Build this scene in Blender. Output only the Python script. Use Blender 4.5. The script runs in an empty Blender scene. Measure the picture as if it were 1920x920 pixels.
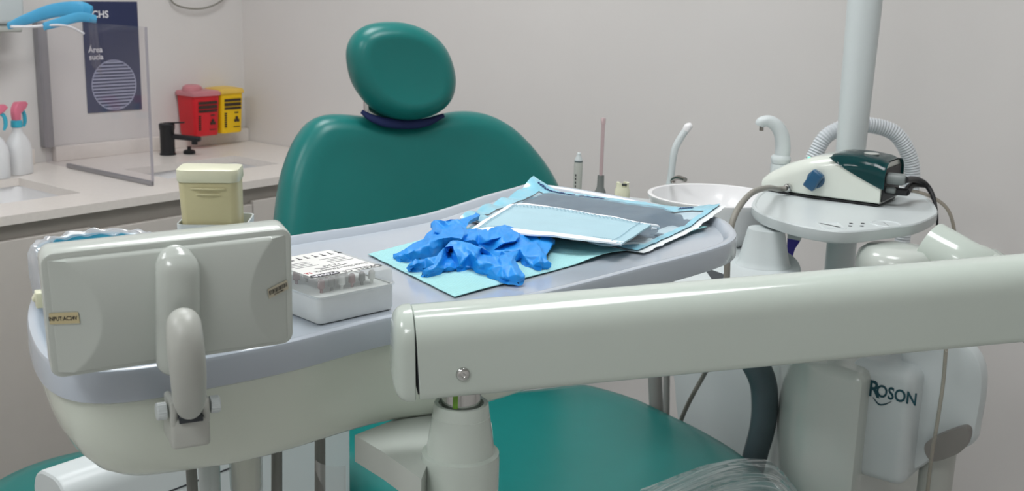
import bpy, bmesh, math, random
from mathutils import Vector as V, Matrix, noise
random.seed(7)
PI = math.pi
SC = bpy.context.scene
COL = SC.collection

# ------------------------------------------------------------------ camera geometry
FPX, H = 2100.0, 1.36
PITCH, ROLL = math.radians(13), math.radians(1.6)
CP = V((0, 0, H))
Fw = V((0, math.cos(PITCH), -math.sin(PITCH)))
R0 = V((1, 0, 0)); U0 = V((0, math.sin(PITCH), math.cos(PITCH)))
Rt = math.cos(ROLL) * R0 + math.sin(ROLL) * U0
Up = -math.sin(ROLL) * R0 + math.cos(ROLL) * U0
def ray(u, v): return Fw + Rt * ((u - 960) / FPX) - Up * ((v - 460) / FPX)
def Z(u, v, z):                      # sight line meets the level z
    d = ray(u, v); return CP + d * ((z - H) / d.z)
def D(u, v, y):                      # sight line meets the distance y
    d = ray(u, v); return CP + d * (y / d.y)
def PL(u, v, o, n):                  # sight line meets a plane
    d = ray(u, v); return CP + d * ((o - CP).dot(n) / d.dot(n))

# room axes: e1 runs along the left wall, e2 along the back wall
A38 = math.radians(38)
e1 = V((math.sin(A38), math.cos(A38), 0)); e2 = V((-math.cos(A38), math.sin(A38), 0)); ez = V((0, 0, 1))
CN = V((-.862, 3.561, 0))
def W(s, t, z): return CN - e1 * s - e2 * t + ez * z
def LW(u, v, t=0.0): return PL(u, v, CN - e2 * t, e2)

def frame(o, x, z):
    x = x.normalized(); z = (z - x * z.dot(x)).normalized(); y = z.cross(x)
    m = Matrix.Identity(4)
    for i, a in enumerate((x, y, z)):
        for j in range(3): m[j][i] = a[j]
    for j in range(3): m[j][3] = o[j]
    return m
ROOM = frame(CN, -e2, ez)            # local x = along the back wall, local y = towards the back (e1)

# ------------------------------------------------------------------ materials
def lin(c): return c / 12.92 if c <= .04045 else ((c + .055) / 1.055) ** 2.4
def rgb(h):
    h = h.lstrip('#'); return tuple(lin(int(h[i:i + 2], 16) / 255) for i in (0, 2, 4)) + (1,)
def pm(name, col, rough=.4, metal=0, var=.04, scale=20, bump=0, bscale=200, trans=0, coat=0, alpha=1, spec=.5, sheen=0, ior=1.45, emit=0, detail=3):
    m = bpy.data.materials.new(name); m.use_nodes = True
    nt = m.node_tree; b = nt.nodes['Principled BSDF']
    c = rgb(col)
    b.inputs['Roughness'].default_value = rough; b.inputs['Metallic'].default_value = metal
    b.inputs['Transmission Weight'].default_value = trans; b.inputs['Coat Weight'].default_value = coat
    b.inputs['Coat Roughness'].default_value = .08
    b.inputs['Alpha'].default_value = alpha; b.inputs['Specular IOR Level'].default_value = spec
    b.inputs['Sheen Weight'].default_value = sheen; b.inputs['IOR'].default_value = ior
    tc = nt.nodes.new('ShaderNodeTexCoord')
    n = nt.nodes.new('ShaderNodeTexNoise'); n.inputs['Scale'].default_value = scale; n.inputs['Detail'].default_value = detail
    nt.links.new(tc.outputs['Object'], n.inputs['Vector'])
    r = nt.nodes.new('ShaderNodeValToRGB')
    r.color_ramp.elements[0].position = .3; r.color_ramp.elements[1].position = .7
    r.color_ramp.elements[0].color = tuple(x * (1 - var) for x in c[:3]) + (1,)
    r.color_ramp.elements[1].color = tuple(min(1, x * (1 + var)) for x in c[:3]) + (1,)
    nt.links.new(n.outputs['Fac'], r.inputs['Fac']); nt.links.new(r.outputs['Color'], b.inputs['Base Color'])
    if emit:
        b.inputs['Emission Color'].default_value = c; b.inputs['Emission Strength'].default_value = emit
    if bump:
        n2 = nt.nodes.new('ShaderNodeTexNoise'); n2.inputs['Scale'].default_value = bscale
        nt.links.new(tc.outputs['Object'], n2.inputs['Vector'])
        bp = nt.nodes.new('ShaderNodeBump'); bp.inputs['Strength'].default_value = bump; bp.inputs['Distance'].default_value = .001
        nt.links.new(n2.outputs['Fac'], bp.inputs['Height']); nt.links.new(bp.outputs['Normal'], b.inputs['Normal'])
    return m
def clear(name, col, fac=.12, rough=.08, haze=0.0, hazecol='#ffffff', edge=.5):
    """thin clear plastic: tinted see-through with a glossy skin and a little milky haze"""
    m = bpy.data.materials.new(name); m.use_nodes = True
    nt = m.node_tree; nt.nodes.clear()
    out = nt.nodes.new('ShaderNodeOutputMaterial')
    t = nt.nodes.new('ShaderNodeBsdfTransparent'); t.inputs['Color'].default_value = rgb(col)
    d = nt.nodes.new('ShaderNodeBsdfDiffuse'); d.inputs['Color'].default_value = rgb(hazecol)
    mx = nt.nodes.new('ShaderNodeMixShader')
    tc = nt.nodes.new('ShaderNodeTexCoord'); n = nt.nodes.new('ShaderNodeTexNoise'); n.inputs['Scale'].default_value = 25
    nt.links.new(tc.outputs['Object'], n.inputs['Vector'])
    mr = nt.nodes.new('ShaderNodeMapRange'); mr.inputs['To Min'].default_value = haze * .8; mr.inputs['To Max'].default_value = haze * 1.2
    nt.links.new(n.outputs['Fac'], mr.inputs['Value']); nt.links.new(mr.outputs['Result'], mx.inputs['Fac'])
    nt.links.new(t.outputs[0], mx.inputs[1]); nt.links.new(d.outputs[0], mx.inputs[2])
    g = nt.nodes.new('ShaderNodeBsdfGlossy'); g.inputs['Roughness'].default_value = rough
    fr = nt.nodes.new('ShaderNodeLayerWeight'); fr.inputs['Blend'].default_value = .25
    mt = nt.nodes.new('ShaderNodeMath'); mt.operation = 'MULTIPLY_ADD'; mt.inputs[1].default_value = edge; mt.inputs[2].default_value = fac * .4
    nt.links.new(fr.outputs['Fresnel'], mt.inputs[0])
    m2 = nt.nodes.new('ShaderNodeMixShader'); nt.links.new(mt.outputs[0], m2.inputs['Fac'])
    nt.links.new(mx.outputs[0], m2.inputs[1]); nt.links.new(g.outputs[0], m2.inputs[2])
    nt.links.new(m2.outputs[0], out.inputs['Surface'])
    return m
M = dict(
    wall=pm('wall_paint', '#dad7d5', .75, var=.015, scale=3, bump=.15, bscale=120),
    floor=pm('floor_vinyl', '#b4b5b2', .45, var=.06, scale=4),
    ceil=pm('ceiling_paint', '#e4e3df', .8, var=.01),
    white=pm('white_gloss_plastic', '#c8d3cb', .17, var=.012, scale=8, coat=.35),
    white2=pm('white_satin_plastic', '#ced6d7', .33, var=.015, scale=8),
    pearl=pm('pearl_plastic', '#c5ccc6', .2, var=.012, scale=8, coat=.3),
    bodyw=pm('tray_body_white', '#d9e1d5', .16, var=.012, scale=8, coat=.4),
    grey=pm('bracket_grey_plastic', '#b9bcb6', .35, var=.02),
    mat=pm('tray_liner_silver', '#b6bfc9', .16, var=.02, scale=14, coat=.3),
    teal=pm('teal_vinyl', '#1a7672', .31, var=.03, scale=10, bump=.06, bscale=900, spec=.5),
    tealbin=pm('teal_plastic', '#4aaec6', .5, var=.04),
    navy=pm('navy_webbing', '#1e2a5c', .7, var=.05),
    counter=pm('quartz_top', '#e2dcd6', .3, var=.025, scale=120),
    cab=pm('cabinet_lacquer', '#bdb8b2', .4, var=.015),
    cabd=pm('cabinet_recess', '#a29d96', .6, var=.02),
    basin=pm('basin_ceramic', '#efeff0', .15, var=.01),
    black=pm('matt_black', '#1b1c20', .4, var=.05),
    blackp=pm('black_rubber', '#202124', .5, var=.05),
    red=pm('red_plastic', '#d3202b', .35, var=.03),
    redlid=pm('red_lid_translucent', '#d68a92', .35, var=.04, alpha=.8),
    yellid=pm('yellow_lid', '#f0c85a', .4, alpha=.85), yel=pm('yellow_plastic', '#f0c40c', .35, var=.03),
    orange=pm('orange_side', '#ee9a12', .35, var=.03),
    print=pm('dark_print', '#3a2a22', .6), ink=pm('navy_ink', '#1d3a70', .6), inkb=pm('black_ink', '#23252a', .6),
    tealink=pm('teal_print', '#1c4a55', .4), whiteink=pm('white_print', '#e8e8ec', .6), redink=pm('red_print', '#b03038', .6),
    stripe=pm('pale_print', '#a4a8c2', .6), acryedge=pm('acrylic_edge', '#aaa6ad', .3), poster=pm('poster_navy', '#2a3358', .5, var=.04, scale=9),
    bottle=pm('bottle_translucent', '#eef0f2', .3, var=.02, alpha=.8),
    pink=pm('pink_plastic', '#e27c94', .35), aqua=pm('aqua_plastic', '#3fb2cc', .35),
    blueband=pm('sky_blue_plastic', '#52aedb', .4, var=.04),
    cream=pm('cream_plastic', '#c9c39a', .4, var=.02), creaml=pm('cream_lid', '#e2e3c8', .3, var=.03, scale=40),
    sticker=pm('old_sticker', '#cbbf97', .6, var=.05), stickw=pm('barcode_sticker', '#c9c3ae', .6, var=.05),
    chrome=pm('polished_steel', '#c9cac8', .1, metal=1, var=.03), steel=pm('brushed_steel', '#9a9690', .25, metal=1),
    green=pm('green_stripe', '#6b9a35', .3), gap=pm('dark_gap', '#3c4044', .7),
    glove=pm('nitrile_blue', '#1c92e8', .42, var=.05, scale=40, sheen=.0, bump=.05, bscale=500),
    mask=pm('mask_fabric_blue', '#a8c8d3', .8, var=.02, bump=.2, bscale=700),
    maskw=pm('mask_edge_white', '#eef4fa', .8, var=.02),
    pouchb=pm('pouch_seal_blue', '#8ccde2', .25, var=.1, scale=30, coat=.5),
    pouchw=pm('pouch_paper', '#e3e8ea', .6, var=.03),
    tool=pm('dark_cassette', '#75828f', .35, var=.1, scale=18),
    film=clear('clear_film', '#e6f1f6', .10, .12, .05, '#ffffff', .35), wrap=clear('crinkled_film', '#e6f0f0', .1, .2, .2, '#e8f4f4', .4),
    bag=clear('bag_film', '#f4f6fa', .1, .2, .4, '#f6f8fc', .3),
    acry=clear('acrylic_sheet', '#fbfafb', .03, .03, .02, '#e8e6ea', .06), tubec=clear('clear_tube', '#ded9cf', .2, .1, .25, '#cfc9c0'),
    case=clear('case_plastic', '#f8fafa', .08, .12, .24, '#f4f6f6', .25),
    frost=pm('frosted_plastic', '#e6e9e7', .3, var=.03, scale=60, alpha=.85, coat=.3), foam=pm('white_foam', '#e6e9e6', .8, var=.03, scale=60), label=pm('label_paper', '#e9e9e6', .5),
    brown=pm('brown_rubber', '#8a6464', .6), stitch=pm('stitch_thread', '#9bbccd', .8), recess=pm('recess_grey', '#86837f', .5), pipe=pm('grey_pipe', '#a39c99', .3, coat=.3), gtip=pm('grey_rubber', '#6f7472', .6),
    hood=pm('green_hood', '#0f4f52', .12, var=.04, coat=.6), dev=pm('device_shell', '#dde3da', .18, var=.01, coat=.4),
    knob=pm('blue_knob', '#1d5377', .3, coat=.3), led=pm('green_led', '#22e08a', .3, emit=3),
    cable=pm('grey_cable', '#8c8a82', .45), hosew=pm('white_corrugated', '#d4dade', .35), hoseg=pm('grey_hose', '#7f807d', .45),
    arm=pm('armrest_grey', '#56656b', .4, var=.05), rose=pm('rose_translucent', '#cdb6b8', .25, alpha=.85),
    violet=pm('violet_sheet', '#3b36a0', .4), plug=pm('grey_plug', '#7d8483', .4),
    lamp=pm('lamp_diffuser', '#fdfeff', .5, var=0, emit=12.4), alu=pm('aluminium', '#9d9ca0', .35, metal=.6, var=.03),
)
# ribbed paper bib
def bibmat():
    m = pm('bib_paper', '#a2d8db', .8, var=.03, scale=30)
    nt = m.node_tree; b = nt.nodes['Principled BSDF']
    tc = nt.nodes.new('ShaderNodeTexCoord'); mp = nt.nodes.new('ShaderNodeMapping'); mp.inputs['Rotation'].default_value = (0, 0, math.radians(-52))
    w = nt.nodes.new('ShaderNodeTexWave'); w.inputs['Scale'].default_value = 95; w.inputs['Distortion'].default_value = .4
    nt.links.new(tc.outputs['Object'], mp.inputs['Vector']); nt.links.new(mp.outputs['Vector'], w.inputs['Vector'])
    bp = nt.nodes.new('ShaderNodeBump'); bp.inputs['Strength'].default_value = .5; bp.inputs['Distance'].default_value = .0006
    nt.links.new(w.outputs['Fac'], bp.inputs['Height']); nt.links.new(bp.outputs['Normal'], b.inputs['Normal'])
    return m
M['bib'] = bibmat()

# ------------------------------------------------------------------ object helpers
WL = {}
def tag(o, label=None, cat=None, group=None, kind=None):
    if label: o['label'] = label
    if cat: o['category'] = cat
    if group: o['group'] = group
    if kind: o['kind'] = kind
    return o
def thing(name, label, cat, loc, group=None):
    o = bpy.data.objects.new(name, None); COL.objects.link(o); o.location = loc; o.empty_display_size = .05
    WL[o] = V(loc); return tag(o, label, cat, group)
def obj(name, bm, mat, parent=None, smooth=40, label=None, cat=None, group=None, kind=None, recalc=True):
    if recalc: bmesh.ops.recalc_face_normals(bm, faces=bm.faces)
    if parent is not None: loc = WL[parent]
    else:
        xs = [v.co for v in bm.verts]
        lo = [min(c[i] for c in xs) for i in range(3)]; hi = [max(c[i] for c in xs) for i in range(3)]
        loc = V(((lo[0] + hi[0]) / 2, (lo[1] + hi[1]) / 2, lo[2]))
    bm.transform(Matrix.Translation(-loc))
    me = bpy.data.meshes.new(name); bm.to_mesh(me); bm.free()
    if smooth:
        me.shade_smooth(); me.set_sharp_from_angle(angle=math.radians(smooth))
    me.materials.append(mat)
    o = bpy.data.objects.new(name, me); COL.objects.link(o); WL[o] = loc
    if parent is not None: o.parent = parent
    else: o.location = loc
    return tag(o, label, cat, group, kind)
def B(): return bmesh.new()
I4 = Matrix.Identity(4)
def T(x, y, z): return Matrix.Translation((x, y, z))
def box(bm, m, sx, sy, sz, bev=0, seg=3):            # centred on m
    r = bmesh.ops.create_cube(bm, size=1, matrix=m @ Matrix.Diagonal((sx, sy, sz, 1)))
    if bev:
        es = list({e for v in r['verts'] for e in v.link_edges})
        bmesh.ops.bevel(bm, geom=es, offset=bev, segments=seg, affect='EDGES', profile=.5, clamp_overlap=True)
    return bm
def rings(bm, rs, cap0=True, cap1=True, closed=True, loop=False):
    vs = [[bm.verts.new(p) for p in r] for r in rs]
    n = len(vs[0]); pairs = list(zip(vs, vs[1:])) + ([(vs[-1], vs[0])] if loop else [])
    for a, b in pairs:
        for i in range(n if closed else n - 1):
            j = (i + 1) % n
            bm.faces.new((a[i], a[j], b[j], b[i]))
    if not loop and closed:
        if cap0: bm.faces.new(list(reversed(vs[0])))
        if cap1: bm.faces.new(vs[-1])
    return vs
def lathe(bm, prof, m=I4, n=32, cap0=True, cap1=True):
    rings(bm, [[m @ V((r * math.cos(2 * PI * i / n), r * math.sin(2 * PI * i / n), z)) for i in range(n)] for r, z in prof], cap0, cap1)
    return bm
def spl(pts, k=6):                                    # open Catmull-Rom through tuples of any length
    pts = [tuple(p) for p in pts]; out = []
    P = [tuple(2 * a - b for a, b in zip(pts[0], pts[1]))] + pts + [tuple(2 * a - b for a, b in zip(pts[-1], pts[-2]))]
    for i in range(1, len(P) - 2):
        for s in range(k):
            t = s / k
            out.append(tuple(.5 * (2 * b + (c - a) * t + (2 * a - 5 * b + 4 * c - d) * t * t + (3 * b - a - 3 * c + d) * t ** 3) for a, b, c, d in zip(P[i - 1], P[i], P[i + 1], P[i + 2])))
    out.append(pts[-1]); return out
def loop(pts, n=64):                                  # closed smooth outline, n even steps
    k = 12; N = len(pts); q = []
    for i in range(N):
        a, b, c, d = (pts[(i + j) % N] for j in (-1, 0, 1, 2))
        for s in range(k):
            t = s / k
            q.append(tuple(.5 * (2 * y + (z - x) * t + (2 * x - 5 * y + 4 * z - w) * t * t + (3 * y - x - 3 * z + w) * t ** 3) for x, y, z, w in zip(a, b, c, d)))
    L = [0]
    for i in range(len(q)): L.append(L[-1] + math.dist(q[i], q[(i + 1) % len(q)]))
    out = []; j = 0
    for i in range(n):
        s = L[-1] * i / n
        while L[j + 1] < s: j += 1
        t = (s - L[j]) / max(1e-9, L[j + 1] - L[j]); a = q[j % len(q)]; b = q[(j + 1) % len(q)]
        out.append(tuple(x + (y - x) * t for x, y in zip(a, b)))
    return out
def area2(p): return sum(p[i][0] * p[(i + 1) % len(p)][1] - p[(i + 1) % len(p)][0] * p[i][1] for i in range(len(p))) / 2
def inset(p, d):
    n = len(p); s = 1 if area2(p) > 0 else -1; out = []
    for i in range(n):
        a = p[i - 1]; b = p[(i + 1) % n]; tx, ty = b[0] - a[0], b[1] - a[1]; l = math.hypot(tx, ty) or 1
        out.append((p[i][0] - s * ty / l * d, p[i][1] + s * tx / l * d))
    return out
def tube(bm, pts, rad, n=12, flat=1.0, up=ez, cap=True, smooth=6):
    """rad: number or list per point; flat scales the binormal"""
    if not isinstance(rad, (list, tuple)): rad = [rad] * len(pts)
    q = [tuple(p) + (r,) for p, r in zip(pts, rad)]
    if smooth: q = spl(q, smooth)
    P = [V(a[:3]) for a in q]; Rr = [max(1e-5, a[3]) for a in q]
    rs = []; prev = None
    for i, p in enumerate(P):
        t = (P[min(i + 1, len(P) - 1)] - P[max(i - 1, 0)]).normalized()
        if prev is None:
            x = up.cross(t)
            if x.length < 1e-3: x = V((1, 0, 0)).cross(t)
            x.normalize()
        else: x = (prev - t * prev.dot(t)).normalized()
        prev = x; y = t.cross(x)
        rs.append([p + (x * math.cos(2 * PI * k / n) + y * (flat * math.sin(2 * PI * k / n))) * Rr[i] for k in range(n)])
    rings(bm, rs, cap, cap); return bm
def prism(bm, out, z0, z1, m=I4, bev=0):
    if bev:
        rings(bm, [[m @ V((x, y, z)) for x, y in inset(out, d)] for d, z in ((bev, z0), (bev * .3, z0 + bev * .3), (0, z0 + bev), (0, z1 - bev), (bev * .3, z1 - bev * .3), (bev, z1))])
    else:
        rings(bm, [[m @ V((x, y, z0)) for x, y in out], [m @ V((x, y, z1)) for x, y in out]])
    return bm
def rrect(w, h, r, k=5):
    o = []
    for cx, cy, a0 in ((w / 2 - r, h / 2 - r, 0), (-w / 2 + r, h / 2 - r, 90), (-w / 2 + r, -h / 2 + r, 180), (w / 2 - r, -h / 2 + r, 270)):
        for i in range(k + 1):
            a = math.radians(a0 + 90 * i / k); o.append((cx + r * math.cos(a), cy + r * math.sin(a)))
    return o
def pillow(bm, out, m, prof, crown, back=None):
    """prof: (inset, z) from back to front; crown(k) -> z of the front face at scale k"""
    rs = [[m @ V((x, y, z)) for x, y in inset(out, d)] for d, z in prof]
    last = inset(out, prof[-1][0]); n = len(out)
    cx = sum(p[0] for p in last) / n; cy = sum(p[1] for p in last) / n
    for k in (.92, .82, .7, .56, .42, .28, .14, .04):
        rs.append([m @ V((cx + (x - cx) * k, cy + (y - cy) * k, prof[-1][1] + crown(k))) for x, y in last])
    rings(bm, rs); return bm
def grid(bm, fn, nu, nv):
    vs = [[bm.verts.new(fn(i / nu, j / nv)) for i in range(nu + 1)] for j in range(nv + 1)]
    for j in range(nv):
        for i in range(nu): bm.faces.new((vs[j][i], vs[j][i + 1], vs[j + 1][i + 1], vs[j + 1][i]))
    return vs
def thick(bm, fn, nu, nv, t):
    """a sheet of thickness t hanging below fn"""
    a = grid(bm, fn, nu, nv); b = grid(bm, lambda i, j: V(fn(i, j)) - ez * t, nu, nv)
    edge = lambda g: [g[0][i] for i in range(nu)] + [g[j][nu] for j in range(nv)] + [g[nv][i] for i in range(nu, 0, -1)] + [g[j][0] for j in range(nv, 0, -1)]
    A, Bq = edge(a), edge(b)
    for i in range(len(A)): k = (i + 1) % len(A); bm.faces.new((A[i], A[k], Bq[k], Bq[i]))
    return bm
def bil(p00, p10, p11, p01):
    return lambda i, j: p00 * ((1 - i) * (1 - j)) + p10 * (i * (1 - j)) + p11 * (i * j) + p01 * ((1 - i) * j)
def text(name, s, size, m, mat, parent, depth=.0002, align='CENTER', bold=0, sx=1, shear=0):
    cu = bpy.data.curves.new('t', 'FONT'); cu.body = s; cu.size = size; cu.extrude = depth; cu.align_x = align; cu.align_y = 'CENTER'; cu.offset = bold; cu.shear = shear; cu.resolution_u = 4
    o = bpy.data.objects.new('t', cu); COL.objects.link(o)
    dg = bpy.context.evaluated_depsgraph_get()
    me = bpy.data.meshes.new_from_object(o.evaluated_get(dg))
    bpy.data.objects.remove(o); bpy.data.curves.remove(cu)
    bm = B(); bm.from_mesh(me); bpy.data.meshes.remove(me)
    bm.transform(m @ Matrix.Diagonal((sx, 1, 1, 1)))
    return obj(name, bm, mat, parent, smooth=0)
def nz(p, s): return noise.noise(V(p) * s)

# ================================================================== ROOM
SL, TL, CH = 4.0, 4.2, 2.6
def wallbox(name, s0, s1, t0, t1, z0, z1, mat):
    c = W((s0 + s1) / 2, (t0 + t1) / 2, (z0 + z1) / 2)
    return obj(name, box(B(), frame(c, -e2, ez), abs(t1 - t0), abs(s1 - s0), z1 - z0), mat, smooth=0, kind='structure')
wallbox('floor', -.1, SL + .1, -.1, TL + .1, -.1, 0, M['floor'])
wallbox('ceiling', -.1, SL + .1, -.1, TL + .1, CH, CH + .1, M['ceil'])
wallbox('wall_left', -.1, SL + .1, -.1, 0, 0, CH, M['wall'])
wallbox('wall_back', -.1, 0, 0, TL, 0, CH, M['wall'])
wallbox('wall_right', -.1, SL + .1, TL, TL + .1, 0, CH, M['wall'])
wallbox('wall_front', SL, SL + .1, 0, TL, 0, CH, M['wall'])
wallbox('baseboard_back', 0, .012, .65, TL, 0, .08, M['ceil'])
# ceiling lamps; the last is an unseen fill added to brighten camera-facing sides
for k, (s, t, lab) in enumerate(((.95, 1.15, 'square ceiling light panel above the dental chair'), (1.25, 2.35, 'square ceiling light panel above the spittoon unit'), (2.9, 1.3, 'square ceiling light panel above the left end of the counter'), (3.3, 2.75, 'added square fill light panel on the ceiling behind the camera position'))):
    c = W(s, t, CH)
    t_ = thing('ceiling_light', lab, 'light', c, 'ceiling light panels')
    bm = B()
    for dx, dy, sx, sy in ((0, .31, .64, .02), (0, -.31, .64, .02), (.31, 0, .02, .6), (-.31, 0, .02, .6)): box(bm, frame(c + ez * -.012, -e2, ez) @ T(dx, dy, 0), sx, sy, .022)
    obj('frame', bm, M['ceil'], t_, 0)
    obj('diffuser', box(B(), frame(c - ez * .01, -e2, ez), .598, .598, .014), M['lamp'], t_, 0)

# ================================================================== COUNTER
ZC = .86; S1 = 2.6
sinks = [('L', .86, 1.34, .19, .475), ('R', .235, .60, .245, .445)]
bm = B()
ss = sorted({0.002, S1} | {x for k in sinks for x in k[1:3]}); tt = sorted({.002, .61} | {x for k in sinks for x in k[3:5]})
vv = {}
def gv(s, t):
    if (s, t) not in vv: vv[(s, t)] = bm.verts.new(W(s, t, ZC))
    return vv[(s, t)]
for a, b in zip(ss, ss[1:]):
    for c, d in zip(tt, tt[1:]):
        ms, mt = (a + b) / 2, (c + d) / 2
        if any(k[1] < ms < k[2] and k[3] < mt < k[4] for k in sinks): continue
        bm.faces.new((gv(a, c), gv(b, c), gv(b, d), gv(a, d)))
r = bmesh.ops.extrude_face_region(bm, geom=list(bm.faces))
for g in r['geom']:
    if isinstance(g, bmesh.types.BMVert): g.co.z -= .02
wt = thing('worktop', 'long off-white worktop with two undermount sinks along the left wall', 'worktop', W(1.3, .3, ZC - .02))
obj('slab', bm, M['counter'], wt, 30)
def slab(bm, s0, s1, t0, t1, z0, z1, bev=0): return box(bm, frame(W((s0 + s1) / 2, (t0 + t1) / 2, (z0 + z1) / 2), -e2, ez), t1 - t0, s1 - s0, z1 - z0, bev)
obj('upstand', slab(slab(B(), .002, .66, .002, .022, ZC, ZC + .04, .002), .72, S1, .002, .022, ZC, ZC + .04, .002), M['counter'], wt, 30)
for k, s0, s1, t0, t1 in sinks:
    w, h = t1 - t0 + .012, s1 - s0 + .012
    m = frame(W((s0 + s1) / 2, (t0 + t1) / 2, ZC - .021), -e2, ez)
    out = lambda dw, z, r: [m @ V((x, y, z)) for x, y in rrect(w - dw, h - dw, r)]
    bm = B(); rings(bm, [out(-.03, -.002, .03), out(-.03, 0, .03), out(.0, 0, .03), out(.004, -.1, .035), out(.03, -.135, .04), out(.1, -.14, .04)], False, True)
    rings(bm, [out(-.03, -.002, .03), out(-.02, -.11, .03), out(.02, -.145, .04), out(.1, -.15, .04)], False, True)
    t_ = thing('sink', 'white rectangular basin below the black tap' if k == 'R' else 'white rectangular basin in front of the spray bottles', 'sink', m.translation - ez * .15, 'undermount sinks')
    obj('basin', bm, M['basin'], t_, 35)
    obj('drain', lathe(B(), [(.022, -.1405), (.022, -.138), (.014, -.137), (.012, -.139)], m, 20), M['steel'], t_)
# base cabinets
bounds = [.004, .46, .915, 1.37, 1.83, 2.3, S1]
for i, (a, b) in enumerate(zip(bounds, bounds[1:])):
    t_ = thing('base_cabinet', ['grey base cabinet in the corner under the sink with the black tap', 'grey base cabinet under the clear divider', 'grey base cabinet under the left-hand sink', 'grey base cabinet left of the left-hand sink', 'second grey base cabinet left of the left-hand sink', 'last grey base cabinet at the left end of the worktop'][i], 'cabinet', W((a + b) / 2, .3, 0), 'base cabinets under the worktop')
    bm = B(); slab(bm, a, b, .01, .555, .1, .66); slab(bm, a, b, .01, .09, .66, .82); slab(bm, a, b, .5, .588, .66, ZC - .021); slab(bm, a, b, .06, .52, 0, .1)
    obj('carcass', bm, M['cabd'], t_, 0)
    obj('door', slab(B(), a + .002, b - .002, .5885, .605, .09, .805 - .008 * (i == 1), .0015), M['cab'], t_, 30)

# divider sheet with wall channel
t_ = thing('clear_divider', 'clear acrylic divider standing on the worktop between the two sinks', 'divider', W(.69, .3, ZC))
obj('sheet', slab(B(), .687, .693, .026, .51, ZC + .001, 1.243, .001), M['acry'], t_, 0)
obj('polished_edge', slab(B(), .6868, .6932, .5102, .5125, ZC + .012, 1.243), M['acryedge'], t_, 0)
obj('foot_strip', slab(B(), .685, .695, .13, .51, ZC + .0005, ZC + .012, .002), M['alu'], t_)
obj('wall_channel', slab(B(), .664, .692, .002, .025, ZC + .041, 1.235, .002), M['alu'], t_)

# tap
bp = Z(315, 290, ZC); mt = frame(bp, (e2 * -.85 + e1 * .5), ez)
t_ = thing('tap', 'matt black mixer tap behind the right-hand sink', 'tap', bp)
obj('tap_body', lathe(B(), [(.023, .0005), (.023, .004), (.0205, .006), (.0205, .072), (.022, .074), (.0225, .088), (.02, .091), (.01, .092)], mt, 28), M['black'], t_)
bm = B(); box(bm, mt @ T(.055, 0, .052) @ Matrix.Rotation(math.radians(3), 4, 'Y'), .09, .019, .014, .004); lathe(bm, [(.0085, .034), (.009, .046)], mt @ T(.082, 0, 0), 16)
obj('spout', bm, M['black'], t_)
obj('lever', box(B(), mt @ T(.022, 0, .0935) @ Matrix.Rotation(math.radians(-4), 4, 'Y'), .062, .012, .004, .0018), M['black'], t_)
kp = Z(355, 288, ZC)
obj('plug_stopper', lathe(B(), [(.017, .0005), (.0175, .007), (.014, .011), (.006, .0125), (.005, .016), (.006, .02), (.003, .022)], frame(kp, e1, ez), 20), M['black'], label='small black sink stopper lying beside the tap', cat='stopper')

# sharps bins
def bin_(sa, sb, zb, zt, t, mbody, mlid, mside, lab, kind):
    w = abs(sa - sb); c = W((sa + sb) / 2, t / 2 + .004, zb)
    m = frame(c, e1, ez)                 # local x runs along the wall, local -y faces the room
    tp = .9; d = t
    t_ = thing('sharps_bin', lab, 'sharps bin', c)
    o = lambda k, z, e=0: [m @ V((x, y - (1 - k) * 0 , z)) for x, y in rrect(w * k + e, d * k + e, .012)]
    h = zt - zb; bm = B(); rings(bm, [o(tp - .03, 0), o(tp, .005), o(1, h * .9)])
    obj('bin_body', bm, mbody, t_, 35)
    bm = B(); rings(bm, [o(1, h * .9, .008), o(1, h * .96, .008), o(.97, h, .004), o(.6, h + .004)])
    if kind == 'red': lathe(bm, [(.03, h), (.028, h + .012), (.02, h + .018)], m @ T(-.02, 0, 0), 20)
    obj('lid', bm, mlid, t_, 35)
    # printed warning panel on the room face
    f = lambda x, z: m @ V((x, -(d / 2) * (tp + (1 - tp) * z / (h * .9)) - .0012, z))
    bm = B()
    def bar(x0, x1, z0, z1):
        a = [f(x0, z0), f(x1, z0), f(x1, z1), f(x0, z1)]; n = e2 * .001
        rings(bm, [a, [p - n for p in a]])
    x0, x1 = -w * .34, w * .36
    for z0, z1 in ((.72, .78), (.62, .69), (.54, .59)): bar(x0, x1, h * z0, h * z1)
    obj('warning_text', bm, M['print'], t_, 0); bm = B()
    for k in range(7): bar(x0, x0 + .008, h * (.14 + .05 * k), h * (.17 + .05 * k))
    obj('side_marks', bm, M['print'], t_, 0); bm = B(); bar(x1 - .028, x1 - .004, h * .13, h * .145)
    obj('hazard_caption', bm, M['print'], t_, 0); bm = B(); bar(x1 - .024, x1 - .01, h * .45, h * .475)
    obj('hazard_heading', bm, M['print'], t_, 0)
    bm = B(); cx, cz = x1 - .016, h * .3                        # small hazard symbol
    for k in range(3):
        a = PI / 2 + k * 2 * PI / 3
        n = e2 * .001; p = [f(cx + .0055 * math.cos(a) + .005 * math.cos(2 * PI * j / 10), cz + .0055 * math.sin(a) + .005 * math.sin(2 * PI * j / 10)) for j in range(10)]
        rings(bm, [p, [q - n * (1.1 + .1 * k) for q in p]])
    obj('hazard_symbol', bm, M['print'], t_, 0)
bin_(.163, .258, .9, 1.032, .09, M['red'], M['redlid'], M['red'], 'red plastic sharps bin with a pale lid on the left wall', 'red')
bin_(.068, .155, .9, 1.034, .08, M['yel'], M['yellid'], M['orange'], 'yellow plastic sharps bin in the corner next to the red one', 'yel')

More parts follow.
